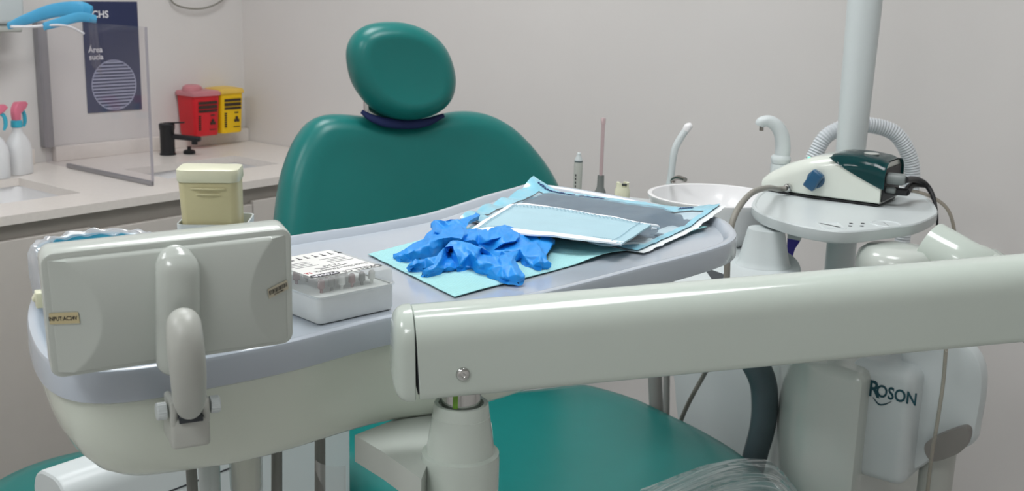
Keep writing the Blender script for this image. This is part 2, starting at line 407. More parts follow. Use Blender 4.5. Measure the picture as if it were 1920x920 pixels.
# poster
t_ = thing('wall_poster', 'navy blue poster with white lettering and a striped circle behind the divider', 'poster', W(.46, .002, .983))
obj('sheet', slab(B(), .373, .546, .001, .003, .983, 1.289), M['poster'], t_, 0)
pmx = frame(W(.46, .0035, 1.135), e1, -e2)         # local x to the right along the wall, y up, z out of the wall
text('lettering', 'OCHS', .027, pmx @ T(-.043, .118, 0), M['whiteink'], t_, bold=.0005)
text('lettering', 'Área', .022, pmx @ T(-.053, .022, 0), M['whiteink'], t_, bold=.0004)
text('lettering', 'sucia', .022, pmx @ T(-.0515, .002, 0), M['whiteink'], t_, bold=.0004)
bm = B(); cx, cy, rr = .0, -.078, .071
lathe(bm, [(rr - .0025, 0), (rr - .0025, .0012), (rr, .0012), (rr, 0)], pmx @ T(cx, cy, 0), 56, False, False)
for k in range(15):
    y = -rr + (k + .8) * 2 * rr / 15.6; hw = math.sqrt(max(0, rr * rr - y * y)) - .002
    box(bm, pmx @ T(cx, cy + y, .0005), hw * 2, .0042, .001)
obj('striped_circle', bm, M['stripe'], t_, 0)

# face shield hung on the divider
P = lambda u, v, t: LW(u, v, t)
t_ = thing('face_shield', 'face shield with a sky blue headband hung over the divider', 'face shield', LW(110, 60, .24))
tube_pts = [P(15, 49, .30), P(50, 36, .25), P(100, 20, .22), P(150, 16, .22), P(172, 22, .25)]
bm = B(); tube(bm, tube_pts, [.008, .013, .017, .018, .014], 14, .3, up=e2)
tube(bm, [P(82, 50, .31), P(110, 42, .29), P(150, 32, .27), P(180, 36, .26)], [.009, .011, .012, .010], 14, .3, up=e2)
obj('headband', bm, M['blueband'], t_)
bm = B(); tube(bm, [P(20, 50, .31), P(60, 50, .31), P(100, 47, .30), P(130, 50, .28), P(157, 63, .27)], .0032, 8)
obj('temple_arm', bm, M['whiteink'], t_)
def vis(i, j):
    a = P(166 + 16 * i, 34 + 4 * i, .26 + .04 * math.sin(PI * i)); b = P(170 + 22 * i, 120 + 25 * i, .27 + .04 * math.sin(PI * i))
    return a.lerp(b, j)
bm = B(); thick(bm, vis, 10, 8, .0008)
obj('visor', bm, M['acry'], t_)

# towel dispenser
t_ = thing('towel_dispenser', 'white wall dispenser with a grey base at the top left', 'dispenser', LW(0, 50, .1))
q0 = LW(38, 45, .08); s0 = -(q0 - CN).dot(e1)
obj('cover', slab(B(), s0, s0 + .26, .003, .11, q0.z, q0.z + .3, .012), M['white2'], t_)
obj('base', slab(B(), s0 + .004, s0 + .25, .006, .1, q0.z - .02, q0.z - .001, .006), M['grey'], t_)

# spray bottles
def bottle(u, v, sc, rot, lab):
    b = Z(u, v, ZC); m = frame(b, e1, ez) @ Matrix.Rotation(rot, 4, 'Z') @ Matrix.Diagonal((sc, sc, sc, 1))
    t_ = thing('spray_bottle', lab, 'spray bottle', b, 'spray bottles on the worktop')
    o = lambda w, d, z: [m @ V((x, y, z)) for x, y in rrect(w, d, min(w, d) * .42, 6)]
    bm = B(); rings(bm, [o(.074, .054, .0008), o(.08, .06, .006), o(.08, .06, .075), o(.076, .056, .095), o(.055, .042, .115), o(.034, .03, .128), o(.028, .028, .134), o(.028, .028, .146)])
    obj('bottle_body', bm, M['bottle'], t_, 50)
    obj('collar', lathe(B(), [(.0165, .1465), (.0175, .149), (.0165, .166), (.014, .168)], m, 22), M['aqua'], t_)
    bm = B(); rings(bm, [[m @ V(p) for p in [(x, y, .1685 + h) for x, y in [(a[0] + off, a[1]) for a in rrect(w, .022, .006)]]] for w, off, h in ((.024, 0, 0), (.028, .0, .02), (.05, -.012, .034), (.052, -.02, .046), (.036, -.02, .054))])
    obj('spray_head', bm, M['pink'], t_, 50)
    bm = B(); tube(bm, [m @ V((-.022, 0, .2)), m @ V((-.034, 0, .185)), m @ V((-.036, 0, .162)), m @ V((-.03, 0, .145))], [.005, .005, .005, .003], 8)
    obj('trigger', bm, M['aqua'], t_)
bottle(38, 326, .82, math.radians(200), 'translucent spray bottle with pink head nearer the wall channel')
bottle(-6, 334, .82, math.radians(160), 'translucent spray bottle with pink head cut by the left picture edge')

# cable loop on the wall
bm = B(); tube(bm, [LW(315, -30, .01), LW(322, 2, .012), LW(345, 14, .016), LW(378, 16, .016), LW(408, 6, .014), LW(424, -12, .01), LW(428, -60, .006)], .0028, 8)
obj('cable_loop', bm, M['cable'], label='thin grey cable loop hanging on the wall above the sharps bins', cat='cable')

# ================================================================== DENTAL CHAIR
bo = D(790, 330, 2.1); bn = V((.45, -.86, .22)).normalized()
bx = ez.cross(-bn).normalized() * -1; bx = bx if bx.x > 0 else -bx
BM = frame(bo, bx, bn)
def loc2(m, p): q = m.inverted() @ p; return (q.x, q.y)
ch = thing('dental_chair', 'teal upholstered dental chair with rounded backrest and headrest', 'dental chair', V((.05, 1.85, 0)))
outl = [(520, 440), (524, 380), (532, 330), (546, 285), (564, 248), (590, 219), (625, 209), (680, 212), (760, 222), (825, 210), (870, 203), (915, 208), (955, 226), (990, 256), (1025, 298), (1050, 340), (1075, 400), (1088, 480), (1075, 570), (1030, 650), (940, 705), (790, 715), (660, 700), (570, 650), (530, 560)]
pts = loop([loc2(BM, PL(u + 7, v + 1, bo, bn)) for u, v in outl], 120)
bm = B(); pillow(bm, pts, BM, [(.03, -.075), (.008, -.07), (0, -.055), (0, -.035), (.006, -.016), (.018, -.005), (.035, 0)], lambda k: -.012 * (1 - k * k))
obj('backrest', bm, M['teal'], ch, 60)
bm = B(); pillow(bm, [(x * .9, y * .9) for x, y in pts], BM, [(.03, -.1), (.0, -.095), (0, -.0755)], lambda k: 0)
obj('backrest_shell', bm, M['white2'], ch, 40)
ho = bo + (BM.to_3x3() @ V((0, .2, .0))); ho = D(752, 135, 2.06); hn = V((.42, -.9, .06)).normalized(); hx = V((hn.y, -hn.x, 0)) * -1
hx = hx if hx.x > 0 else -hx
HM = frame(ho, hx, hn)
hout = [(652, 110), (655, 82), (668, 60), (690, 46), (722, 40), (762, 42), (800, 56), (829, 81), (846, 112), (854, 150), (849, 182), (833, 205), (806, 221), (770, 228), (736, 224), (703, 208), (678, 183), (660, 150)]
hp = loop([loc2(HM, PL(u + 11, v, ho, hn)) for u, v in hout], 90)
bm = B(); pillow(bm, hp, HM, [(.035, -.075), (.012, -.07), (.002, -.055), (0, -.04), (.003, -.02), (.014, -.006), (.028, 0)], lambda k: -.006 * (1 - k * k))
obj('headrest', bm, M['teal'], ch, 60)
so = bo + bn * .012
S = lambda u, v: PL(u, v, so, bn)
bm = B(); tube(bm, [S(678, 209), S(695, 220), (S(725, 230)), S(765, 233), S(800, 229), S(832, 216)], [.004, .007, .009, .009, .008, .004], 10, .6, up=bn)
obj('headrest_strap', bm, M['navy'], ch, 60)
bm = B(); box(bm, HM @ T(0, -.09, -.1), .08, .2, .02, .006)
obj('headrest_bar', bm, M['chrome'], ch)
ZS = .62
seat_px = [(900, 728), (990, 720), (1060, 712), (1110, 712), (1200, 737), (1265, 766), (1330, 797), (1390, 831), (1440, 868), (1500, 922), (1560, 990), (1590, 1070), (1540, 1160), (1400, 1200), (1200, 1180), (1000, 1110), (830, 1010), (720, 925), (650, 868), (600, 822), (640, 775), (760, 740)]
sm = frame(V((0, 0, ZS)), V((1, 0, 0)), ez)
sp = loop([tuple(Z(u, v, ZS)[:2]) for u, v in seat_px], 130)
bm = B(); pillow(bm, sp, sm, [(.04, -.12), (.01, -.11), (0, -.085), (0, -.045), (.008, -.018), (.024, -.003), (.045, 0)], lambda k: -.02 * (1 - k * k))
obj('seat', bm, M['teal'], ch, 60)
bm = B(); pillow(bm, sp, sm, [(.09, -.2), (.06, -.19), (.045, -.122)], lambda k: 0)
obj('seat_shell', bm, M['white2'], ch, 40)
bm = B(); cc = V((.05, 1.72, 0)); cm = frame(cc, e1, ez)
rings(bm, [[cm @ V((x, y, z)) for x, y in rrect(w, d, .05)] for w, d, z in ((.62, .42, 0), (.62, .42, .04), (.5, .34, .07), (.3, .24, .12), (.26, .22, .42))])
obj('pedestal', bm, M['white2'], ch, 40)
# dark grey armrest loop
A = lambda u, v, y=1.79: D(u, v, y)
bm = B(); tube(bm, [A(1396, 930), A(1414, 860), A(1430, 800), A(1434, 750), A(1427, 705), A(1398, 660), A(1340, 635, 1.85), A(1270, 628, 1.92)], [.026, .026, .0265, .027, .0265, .025, .022, .021], 16, .7, up=V((.6, -.7, .2)))
obj('armrest', bm, M['arm'], ch, 60)
# film over the leg rest
top = spl([(1200, 925), (1300, 886), (1365, 868), (1432, 869), (1466, 890), (1500, 935)], 6)
def wrap(i, j):
    k = i * (len(top) - 1); a = int(min(k, len(top) - 2)); f = k - a
    u = top[a][0] * (1 - f) + top[a + 1][0] * f; v = top[a][1] * (1 - f) + top[a + 1][1] * f
    p = Z(u + j * 30, v + j * 150, ZS + .003)
    c = V((.25, 1.45, 0)); 
    return p + ez * (.004 + .006 * abs(nz((j * 2.4 + i * .6, i * .5, 0), 5)) + .0032 * max(0, 1 - 3 * abs(nz((j * 15 + i * 2.2, i * .7, 3), 1.1))) ** 2 - .02 * max(0, i - .75) * 4 * 0)
bm = B(); grid(bm, wrap, 60, 110)
obj('film_cover', bm, M['wrap'], ch, 80, label='crinkled clear film over the leg rest', recalc=False)

# ================================================================== STOOL (far left)
sc = Z(205, 925, .55)
st = thing('stool', 'teal round stool standing at the lower left corner', 'stool', V((sc.x, sc.y, 0)))
sm2 = frame(V((sc.x, sc.y, 0)), V((1, 0, 0)), ez)
obj('seat', lathe(B(), [(.12, .46), (.2, .465), (.222, .48), (.228, .505), (.222, .53), (.205, .545), (.17, .552), (.1, .55), (.02, .548)], sm2, 56), M['teal'], st, 60)
obj('gas_column', lathe(B(), [(.028, .1), (.028, .3), (.02, .302), (.02, .459)], sm2, 24), M['steel'], st)
for k in range(5):
    a = 2 * PI * k / 5
    bm = B(); tube(bm, [sm2 @ V((.02 * math.cos(a), .02 * math.sin(a), .1)), sm2 @ V((.13 * math.cos(a), .13 * math.sin(a), .085)), sm2 @ V((.24 * math.cos(a), .24 * math.sin(a), .06))], [.018, .014, .01], 10)
    leg = obj('leg', bm, M['steel'], st)
    obj('caster', lathe(B(), [(.012, -.01), (.025, -.008), (.025, .008), (.012, .01)], sm2 @ T(.24 * math.cos(a), .24 * math.sin(a), .0255) @ Matrix.Rotation(a, 4, 'Z') @ Matrix.Rotation(PI / 2, 4, 'X'), 20), M['blackp'], leg)

# ================================================================== DELIVERY UNIT
TZ = 1.134; FZ = TZ - .007
du = thing('dental_delivery_unit', 'white dental instrument tray unit on a long white swing arm', 'delivery unit', V((-.03, .75, 1.0)))
tray_px = [(740, 592), (550, 639), (400, 668), (280, 688), (190, 696), (120, 688), (75, 660), (52, 612), (52, 572), (70, 540), (110, 520), (200, 506), (330, 482), (450, 458), (545, 440), (650, 425), (735, 411), (800, 398), (860, 380), (910, 364), (955, 352), (990, 344), (1050, 348), (1150, 364), (1260, 386), (1345, 405), (1376, 425), (1380, 445), (1340, 465), (1200, 502), (1040, 543), (900, 572)]
tp = loop([tuple(Z(u, v, TZ)[:2]) for u, v in tray_px], 200)
tc_ = (sum(p[0] for p in tp) / 200, sum(p[1] for p in tp) / 200)
bm = B()
rs = [[V((x, y, z)) for x, y in inset(tp, d)] for d, z in ((.004, TZ - .022), (0, TZ - .02), (0, TZ - .003), (.001, TZ - .0008), (.003, TZ), (.006, TZ), (.008, TZ - .001), (.013, FZ + .0005), (.016, FZ))]
bm2 = rs[-1]
rs.append([V((tc_[0] + (p.x - tc_[0]) * .02, tc_[1] + (p.y - tc_[1]) * .02, FZ)) for p in bm2])
rings(bm, list(rs), True, True)
obj('tray_liner', bm, M['mat'], du, 35)
body_px = [(740, 592), (550, 639), (400, 668), (280, 688), (190, 696), (120, 688), (75, 660), (52, 612), (52, 572), (70, 540), (110, 520), (200, 506), (330, 482), (450, 458), (545, 440), (650, 425), (760, 418), (900, 430), (1030, 450), (1085, 480), (1080, 518), (1040, 540), (900, 573)]
bp_ = inset(loop([tuple(Z(u, v, TZ)[:2]) for u, v in body_px], 160), .004)
bm = B()
prof = [(.0, TZ - .0205), (.001, TZ - .035), (.004, TZ - .05), (.010, TZ - .064), (.018, TZ - .074), (.028, TZ - .0805), (.042, TZ - .084), (.05, TZ - .0845)]
bax = V((.68, .73)).normalized()
smin = min(x * bax.x + y * bax.y for x, y in bp_)
smax = max(x * bax.x + y * bax.y for x, y in bp_)
tl_ = [y * bax.x - x * bax.y for x, y in bp_]; tmid = (min(tl_) + max(tl_)) / 2 - .02
def inset_end(p, d):
    o = []
    for x, y in p:
        sx_ = x * bax.x + y * bax.y; cs_ = min(max(sx_, smin + .1), smax - .05)
        a, b = bax.x * cs_ - bax.y * tmid, bax.y * cs_ + bax.x * tmid
        l_ = math.hypot(a - x, b - y); a, b = x + (a - x) / l_, y + (b - y) / l_
        w_ = .28 + .72 * abs((a - x) * bax.x + (b - y) * bax.y) ** 2 + .3 * max(0, 1 - (x * bax.x + y * bax.y - smin) / .22)
        o.append((x + (a - x) * d * w_, y + (b - y) * d * w_))
    return o
rings(bm, [[V((x, y, z)) for x, y in inset_end(bp_, d)] for d, z in prof])
obj('tray_body', bm, M['bodyw'], du, 50)
# bracket under the tray and pivot cone
ax = V((-.031, .706, 0)); ZB = TZ - .0848
bq = [tuple(Z(u, v, ZB)[:2]) for u, v in ((665, 815), (720, 848), (790, 898))]
cone_m = frame(ax, V((1, 0, 0)), ez)
arc = [(ax.x + .0262 * math.cos(a), ax.y + .0262 * math.sin(a)) for a in [math.radians(d) for d in (215, 240, 265, 290, 315, 340, 5, 30)]]
bo2 = bq + arc + [(ax.x + .02, ax.y + .06), (ax.x + .01, ax.y + .12), (bq[0][0] + .04, bq[0][1] + .05)]
obj('bracket', prism(B(), bo2, ZB - .02, ZB, I4, .0), M['pearl'], du, 30)
obj('pivot_cone', lathe(B(), [(.0262, ZB - .06), (.0266, ZB - .0005), (.0262, ZB + .004), (.0245, ZB + .0045), (.0232, ZB + .005), (.0195, ZB + .0305), (.0195, ZB + .0307), (.0192, ZB + .031), (.0184, ZB + .0385), (.0178, ZB + .0395), (.0152, ZB + .0395), (.0145, ZB + .037)], cone_m, 48), M['white'], du, 35)
sh = obj('pivot_shaft', lathe(B(), [(.0132, ZB + .03), (.0132, 1.108)], cone_m, 40), M['chrome'], du)
obj('shaft_stripe', prism(B(), [(ax.x + .01335 * math.cos(math.radians(a)), ax.y + .01335 * math.sin(math.radians(a))) for a in (248, 252, 256, 260, 263)] + [(ax.x + .0128 * math.cos(math.radians(a)), ax.y + .0128 * math.sin(math.radians(a))) for a in (263, 256, 248)], ZB + .0395, 1.106), M['green'], sh, 0, label='green stripe')
# swing arm
p0 = D(777, 655, .705); p1 = D(1920, 553, .783); ad = (p1 - p0).normalized()
p0 = p0 + ez * .0008
AM = frame(p0, ad, ez.cross(ad).cross(ad) * -1 if False else ez)   # local x along the arm, z up
ah, adp = .0572, .05
def asec(x, h=ah, d=adp, dz=0):
    o = []
    rt, rb = .021, .006
    for cy, cz, r, a0 in ((d / 2 - rt, h / 2 - rt, rt, 0), (-d / 2 + rt, h / 2 - rt, rt, 90), (-d / 2 + rb, -h / 2 + rb, rb, 180), (d / 2 - rb, -h / 2 + rb, rb, 270)):
        for i in range(9):
            a = math.radians(a0 + 90 * i / 8); o.append(AM @ V((x, cy + r * math.cos(a), cz + r * math.sin(a) + dz)))
    return o
bm = B(); rings(bm, [asec(0.0, ah - .001, adp - .001), asec(.0008), asec(.35), asec(.78)])
arm = obj('swing_arm', bm, M['white'], du, 30)
bm = B(); rings(bm, [asec(-.0006, ah - .006, adp - .004), asec(.0006, ah - .006, adp - .004)])
obj('end_gap', bm, M['gap'], arm, 30)
# end cap, a rounded nose that leans
def csec(x, k, top): return [AM @ V((x + (q.z) * .04, q.y * k, q.z * k + top)) for q in [AM.inverted() @ p for p in asec(0, ah + .0015, adp)]]
bm = B(); rings(bm, [csec(-.0014, .97, 0), csec(-.002, 1, 0), csec(-.007, .99, 0), csec(-.0105, .94, 0), csec(-.0132, .84, 0), csec(-.0148, .66, 0), csec(-.0153, .4, 0)])
obj('end_cap', bm, M['white'], arm, 45)
sp_ = PL(868, 701, AM @ V((0, -adp / 2, 0)), (AM.to_3x3() @ V((0, -1, 0))))
SMx = frame(sp_, AM.to_3x3() @ V((1, 0, 0)), AM.to_3x3() @ V((0, -1, 0)))
s_ = obj('screw', lathe(B(), [(.0046, -.001), (.0047, .0004), (.0043, .0014), (.0034, .0022), (.002, .0027), (.0016, .0027), (.0014, .0016), (.0005, .0015)], SMx, 24), M['chrome'], arm)
# lower link arm behind, running from the unit to the right
K = V((.585, 1.52, .95))
post = AM @ V((.765, 0, 0))
obj('post', lathe(B(), [(.034, .86), (.036, .865), (.036, post.z - .05), (.03, post.z - .0315)], T(post.x, post.y, 0), 32), M['white'], du)
bm = B(); tube(bm, [D(1742, 462, 1.5), D(1815, 503, 1.46), D(1890, 545, 1.42), V((post.x, post.y, .9))], [.036, .0355, .035, .034], 28, smooth=3)
obj('link_arm', bm, M['white'], du, 50)
kc = D(1678, 500, 1.5)
bm = B(); lathe(bm, [(.02, .052), (.04, .05), (.05, .042), (.053, .03), (.053, -.03), (.046, -.04)], frame(V((kc.x, kc.y, kc.z - .022)), V((1, 0, 0)), ez), 36)
obj('knuckle', bm, M['pearl'], du, 50)
# handpiece hoses and cup hanging below the tray
def drop(u0, v0, u1, v1, y, r, name, mat, lab=None):
    a = D(u0, v0 - 14, y); b = D(u1, v1, y - .02); 
    bm = B(); tube(bm, [a, a.lerp(b, .5), b, b - ez * .1, b - ez * .2], r, 12, smooth=0)
    return obj(name, bm, mat, du, 60, label=lab)
drop(358, 884, 362, 935, .72, .0037, 'hose', M['hoseg'])
drop(519, 850, 519, 935, .77, .004, 'hose', M['hoseg'])
h3 = drop(600, 832, 600, 935, .79, .004, 'hose', M['hoseg'])
drop(392, 876, 394, 935, .745, .0075, 'hose', M['white2'], 'thicker white hose')
cb = D(462, 900, .74); cm_ = T(cb.x, cb.y, 0)
obj('collector_cup', lathe(B(), [(.006, cb.z - .016), (.010, cb.z - .013), (.0115, cb.z - .006), (.0118, 1.06), (.0108, 1.06), (.0105, cb.z - .005), (.009, cb.z - .011)], cm_, 28, True, False), M['case'], du)
obj('cotton_filter', lathe(B(), [(.006, cb.z - .0105), (.0088, cb.z - .008), (.0099, cb.z - .002), (.0099, 1.04), (.008, 1.046)], cm_, 24), M['creaml'], du, label='cream cotton filling')
hc = D(622, 895, .78)
def pocket(i, j):
    a = (i - .5) * 2.4
    return V((hc.x + .012 * math.sin(a), hc.y - .010 * math.cos(a), hc.z + .016 - .05 * j - .004 * i * (1 - j)))
bm = B(); grid(bm, pocket, 14, 10)
for f in list(bm.faces): pass
obj('clear_holder', bm, M['case'], h3, 60, recalc=False)

# ================================================================== FILM VIEWER
TLp, TRp, BLp, BRp = D(73, 480, .578), D(547, 430, .640), D(99, 716, .588), D(555, 645, .650)
vc = (TLp + TRp + BLp + BRp) / 4; vx = (TRp + BRp - TLp - BLp) / 2; vy = (TLp + TRp - BLp - BRp) / 2
vw, vh = vx.length, vy.length
VM = frame(vc, vx, vx.cross(vy))                    # x right, y up, z to the camera
fv = thing('xray_film_viewer', 'pearl white x-ray film viewer seen from behind, clamped to the tray edge', 'film viewer', D(352, 820, .63))
bm = prism(B(), rrect(vw, vh, .007, 8), -.021, -.0025, VM, .0016)
obj('casing', bm, M['pearl'], fv, 40)
def hump(i, j):
    x, y = (i - .5) * (vw - .006), (j - .5) * (vh - .006)
    b = .0012 + .0095 * (1 - (y / (vh / 2)) ** 2) ** .8
    d = min(vw / 2 - .003 - abs(x), 1)
    h = min(b, d * .42 + .0002)
    if j in (0, 1) or i in (0, 1): h = -.002
    return VM @ V((x, y, h - .003))
bm = B(); grid(bm, hump, 170, 60)
obj('back_cover', bm, M['pearl'], fv, 60)
ux = lambda u, v: loc2(VM, PL(u, v, vc, VM.to_3x3() @ V((0, 0, 1))))
rx, ry = ux(326, 487); rx2, ry2 = ux(328, 650)
def caps(k):
    a = .0118
    return a
bm = B(); tube(bm, [VM @ V((rx, ry + .0065, .0)), VM @ V((rx, ry + .0055, .002)), VM @ V((rx, ry + .003, .004)), VM @ V((rx, ry - .001, .0065)), VM @ V((rx, ry - .008, .0085)), VM @ V((rx2, ry2, .0085)), VM @ V((rx2, ry2 - .006, .004))], [.003, .0075, .010, .0116, .0122, .0122, .011], 28, .8, up=VM.to_3x3() @ V((0, 0, 1)))
obj('spine', bm, M['pearl'], fv, 60)
bm = B(); tube(bm, [D(344, 607, .585), D(345, 612, .571), D(348, 650, .566), D(353, 700, .572), D(355, 745, .588), D(355, 762, .605)], [.0088, .0092, .0096, .0096, .009, .0075], 24, smooth=8)
obj('neck', bm, M['grey'], fv, 50)
nb = V((math.cos(math.radians(27)), math.sin(math.radians(27)), 0))
bc = D(356, 783, .618); BK = frame(bc, nb, ez)
px = .618 / FPX
bm = B()
box(bm, BK @ T(0, .012, -.0085), .0225, .030, .019, .0025)
for sx in (-1, 1): box(bm, BK @ T(sx * .0093, .008, .004), .0042, .022, .016, .0018)
br = obj('clamp', bm, M['grey'], fv, 40)
obj('clamp_slot', box(B(), BK @ T(0, .001, .0007), .0135, .012, .0035), M['gap'], br, 0, label='dark slot')
for sx in (-1, 1):
    m = BK @ T(sx * .0124, .004, .005) @ Matrix.Rotation(sx * PI / 2, 4, 'Y')
    n = 40; rs = []
    for r, z in ((.004, 0), (.0050, .0004), (.0050, .0052), (.0044, .006)):
        rs.append([m @ V(((r + (.00022 if i % 2 else 0)) * math.cos(2 * PI * i / n), (r + (.00022 if i % 2 else 0)) * math.sin(2 * PI * i / n), z)) for i in range(n)])
    bm = B(); rings(bm, rs)
    obj('thumb_knob', bm, M['white2'], br, 20)
# stickers
def onface(x, y):
    b = .0012 + .0095 * (1 - (y / (vh / 2)) ** 2) ** .8
    return min(b, (vw / 2 - .003 - abs(x)) * .42 + .0002) - .003 + .0004
def sticker(c, w, h, ang, mat, slope):
    (x, y) = ux(*c)
    m = VM @ T(x, y, onface(x, y) + .0003) @ Matrix.Rotation(slope, 4, 'Y') @ Matrix.Rotation(math.radians(ang), 4, 'Z')
    return m, box(B(), m, w, h, .0002)
m, bm = sticker((118, 596), .0172, .0066, 4, M['sticker'], -math.atan(.42))
s_ = obj('sticker', bm, M['sticker'], fv, 0, label='beige voltage sticker')
text('lettering', 'INPUT:AC24V', .0034, m @ T(0, -.0002, .0002), M['inkb'], s_, depth=.00005, bold=.00005, sx=.75)
m, bm = sticker((521, 541), .0145, .0062, 9, M['stickw'], math.atan(.42))
s_ = obj('sticker', bm, M['stickw'], fv, 0, label='barcode sticker')
bm = B(); x = -.0066
for w in (4, 1, 2, 3, 1, 1, 3, 2, 1, 2, 3, 1, 2, 1, 3, 1, 2):
    ww = w * .00019; box(bm, m @ T(x + ww / 2, .0004, .0002), ww, .0027, .0001); x += ww + .00042
obj('barcode', bm, M['inkb'], s_, 0)
text('lettering', '6970041880', .0014, m @ T(0, -.002, .0002), M['inkb'], s_, depth=.00005)
sw = D(73, 560, .61)
obj('rocker_switch', box(box(B(), frame(sw, nb, ez), .004, .009, .009, .0008), frame(sw + V((-.0014, 0, .001)), nb, ez) @ Matrix.Rotation(.5, 4, 'Y'), .0035, .006, .005, .0008), M['creaml'], fv)

# ================================================================== ON THE TRAY
# lined waste cup
wc = Z(192, 560, FZ); wm = T(wc.x, wc.y, FZ)
rimz = D(192, 459, wc.y).z - FZ; rr = 112 * wc.y / FPX
t_ = thing('waste_cup', 'teal waste cup lined with a clear bag behind the film viewer', 'waste cup', V((wc.x, wc.y, FZ)))
obj('cup', lathe(B(), [(rr * .75, .0005), (rr * .8, .003), (rr, rimz - .004), (rr, rimz), (rr - .002, rimz), (rr - .003, rimz - .004), (rr * .75, .006)], wm, 48), M['tealbin'], t_, 40)
def liner(i, j):
    a = i * 2 * PI
    q = [(rr - .0042, rimz - .0012), (rr - .0038, rimz + .0002), (rr - .0015, rimz + .0022), (rr + .0025, rimz + .0022), (rr + .0055, rimz - .004), (rr + .006, rimz - .02), (rr + .004, rimz - .038)]
    k = j * (len(q) - 1); b = int(min(k, len(q) - 2)); f = k - b
    r = q[b][0] * (1 - f) + q[b + 1][0] * f; z = q[b][1] * (1 - f) + q[b + 1][1] * f
    n1 = nz((math.cos(a) * 2.2, math.sin(a) * 2.2, j * .7), 2.3); n2 = nz((math.cos(a) * 6, math.sin(a) * 6, j * 1.5), 2)
    r += (.0016 * n1 + .0007 * n2); z += (.0024 * n1 + .0004 * n2) * (1 if j < .9 else .5)
    return wm @ V((r * math.cos(a), r * math.sin(a), z))
bm = B(); grid(bm, liner, 120, 18); bmesh.ops.remove_doubles(bm, verts=bm.verts, dist=1e-5)
obj('bag_liner', bm, M['bag'], t_, 70, recalc=False)

# cream dispenser
y_ = .70; tl, tr = D(326, 350, y_), D(441, 346, y_); zt_ = D(385, 318, y_).z
cw = (tr - tl).length; cxm = (D(333, 420, y_).x + D(446, 420, y_).x) / 2
CM = frame(V(((tl.x + tr.x) / 2, y_ + .014, FZ)), V((1, .1, 0)), ez); hz = zt_ - FZ
t_ = thing('cotton_roll_box', 'tall cream plastic box with a paler lid behind the film viewer', 'dispenser box', CM.translation)
def cs(k, z, d=.026, r=.005, off=0): return [CM @ V((x + off + (hz - z) * .03, y - .004 * (1 - (2 * x / (cw * k)) ** 2), z)) for x, y in rrect(cw * k, d, r, 6)]
bm = B(); rings(bm, [cs(.8, .0006), cs(.82, .002), cs(.9, hz * .45), cs(.965, hz - .0085)])
for zz, w_ in ((hz - .012, .55), (hz - .0155, .38)):
    tube(bm, [CM @ V((x + .001, -.0130 - .004 * (1 - (2 * x / cw) ** 2) + .0002, zz)) for x in [(-.5 + q / 6) * w_ * cw for q in range(7)]], .0005, 6, smooth=2)
obj('box_body', bm, M['cream'], t_, 50)
bm = B(); rings(bm, [cs(.985, hz - .0082, .028), cs(1.0, hz - .0075, .029), cs(1.0, hz - .0015, .029), cs(.99, hz - .0004, .0285), cs(.95, hz, .026)])
obj('lid', bm, M['creaml'], t_, 40)
hm = frame(D(388, 450, y_ + .012), V((1, .1, 0)), ez)
bm = B(); z0h = D(385, 418, y_).z - FZ
o = lambda e, z: [CM @ V((x + .003, y, z)) for x, y in rrect(cw * .93 + e, .032 + e, .005)]
rings(bm, [o(0, .0004), o(.004, .002), o(.008, z0h), o(.006, z0h), o(.0, z0h - .02), o(-.002, .004)])
obj('holder', bm, M['white2'], t_, 40)

# polishing kit case
nc, rc_ = Z(598, 612, FZ), Z(741, 580, FZ); cx_ = (rc_ - nc); cwid = cx_.length; cdep = .078
xh = cx_.normalized(); yh = ez.cross(xh); KM = frame(nc + xh * (cwid / 2) + yh * (cdep / 2) + ez * .0004, xh, ez); kh = .031
t_ = thing('polishing_kit_case', 'small clear plastic case of silicone polishers with a printed lid label', 'case', KM.translation)
def ko(e, z, r=.004): return [KM @ V((x, y, z)) for x, y in rrect(cwid + e, cdep + e, r)]
bm = B(); rings(bm, [ko(-.004, .0), ko(-.002, .0006), ko(-.0006, .003), ko(-.0006, .0195), ko(-.003, .0195), ko(-.004, .0025)], True, True)
obj('case_base', bm, M['frost'], t_, 40)
bm = B(); rings(bm, [ko(.0016, .0188), ko(.0016, .0205), ko(0, .0207), ko(-.0012, kh - .0015), ko(-.003, kh), ko(-.03, kh)], False, True)
obj('case_lid', bm, M['case'], t_, 40)
bm = B(); rings(bm, [ko(-.007, .0028), ko(-.005, .004), ko(-.005, .019)])
obj('foam_insert', bm, M['foam'], t_, 40)
for k in range(12):
    a, b = k % 6, k // 6
    x, y = (-.5 + (a + .5) / 6) * (cwid - .014), (-.5 + (b + .3) / 2.0) * (cdep - .016)
    m = KM @ T(x, y - .004, .0191)
    p = obj('polisher', lathe(B(), [(.0011, -.004), (.0011, .0025), (.0022, .003), (.0026, .0035), (.0024, .0085), (.0012, .0098)], m, 14), (M['brown'], M['gtip'], M['foam'])[k % 3], t_, label=('brown polisher', 'grey polisher', 'white polisher')[k % 3])
LMx = KM @ T(0, 0, kh + .0003)
lab = obj('label_card', box(B(), LMx @ T(-.001, .003, 0), cwid - .01, cdep - .014, .0003), M['label'], t_, 0)
UM = LMx @ Matrix.Rotation(PI, 4, 'Z') @ T(0, 0, .0002)   # printed the other way up
text('lettering', 'OKELL', .0085, UM @ T(-cwid * .27, cdep * .33, 0), M['inkb'], lab, depth=.00004, bold=.0001)
text('lettering', 'CE', .0075, UM @ T(cwid * .0, cdep * .33, 0), M['inkb'], lab, depth=.00004)
text('lettering', 'Dental Silicone Polishing Kit', .0056, UM @ T(-cwid * .05, cdep * .19, 0), M['inkb'], lab, depth=.00004, sx=.72)
text('lettering', 'RA', .0056, UM @ T(cwid * .38, cdep * .19, 0), M['redink'], lab, depth=.00004, bold=.0002, sx=.7)
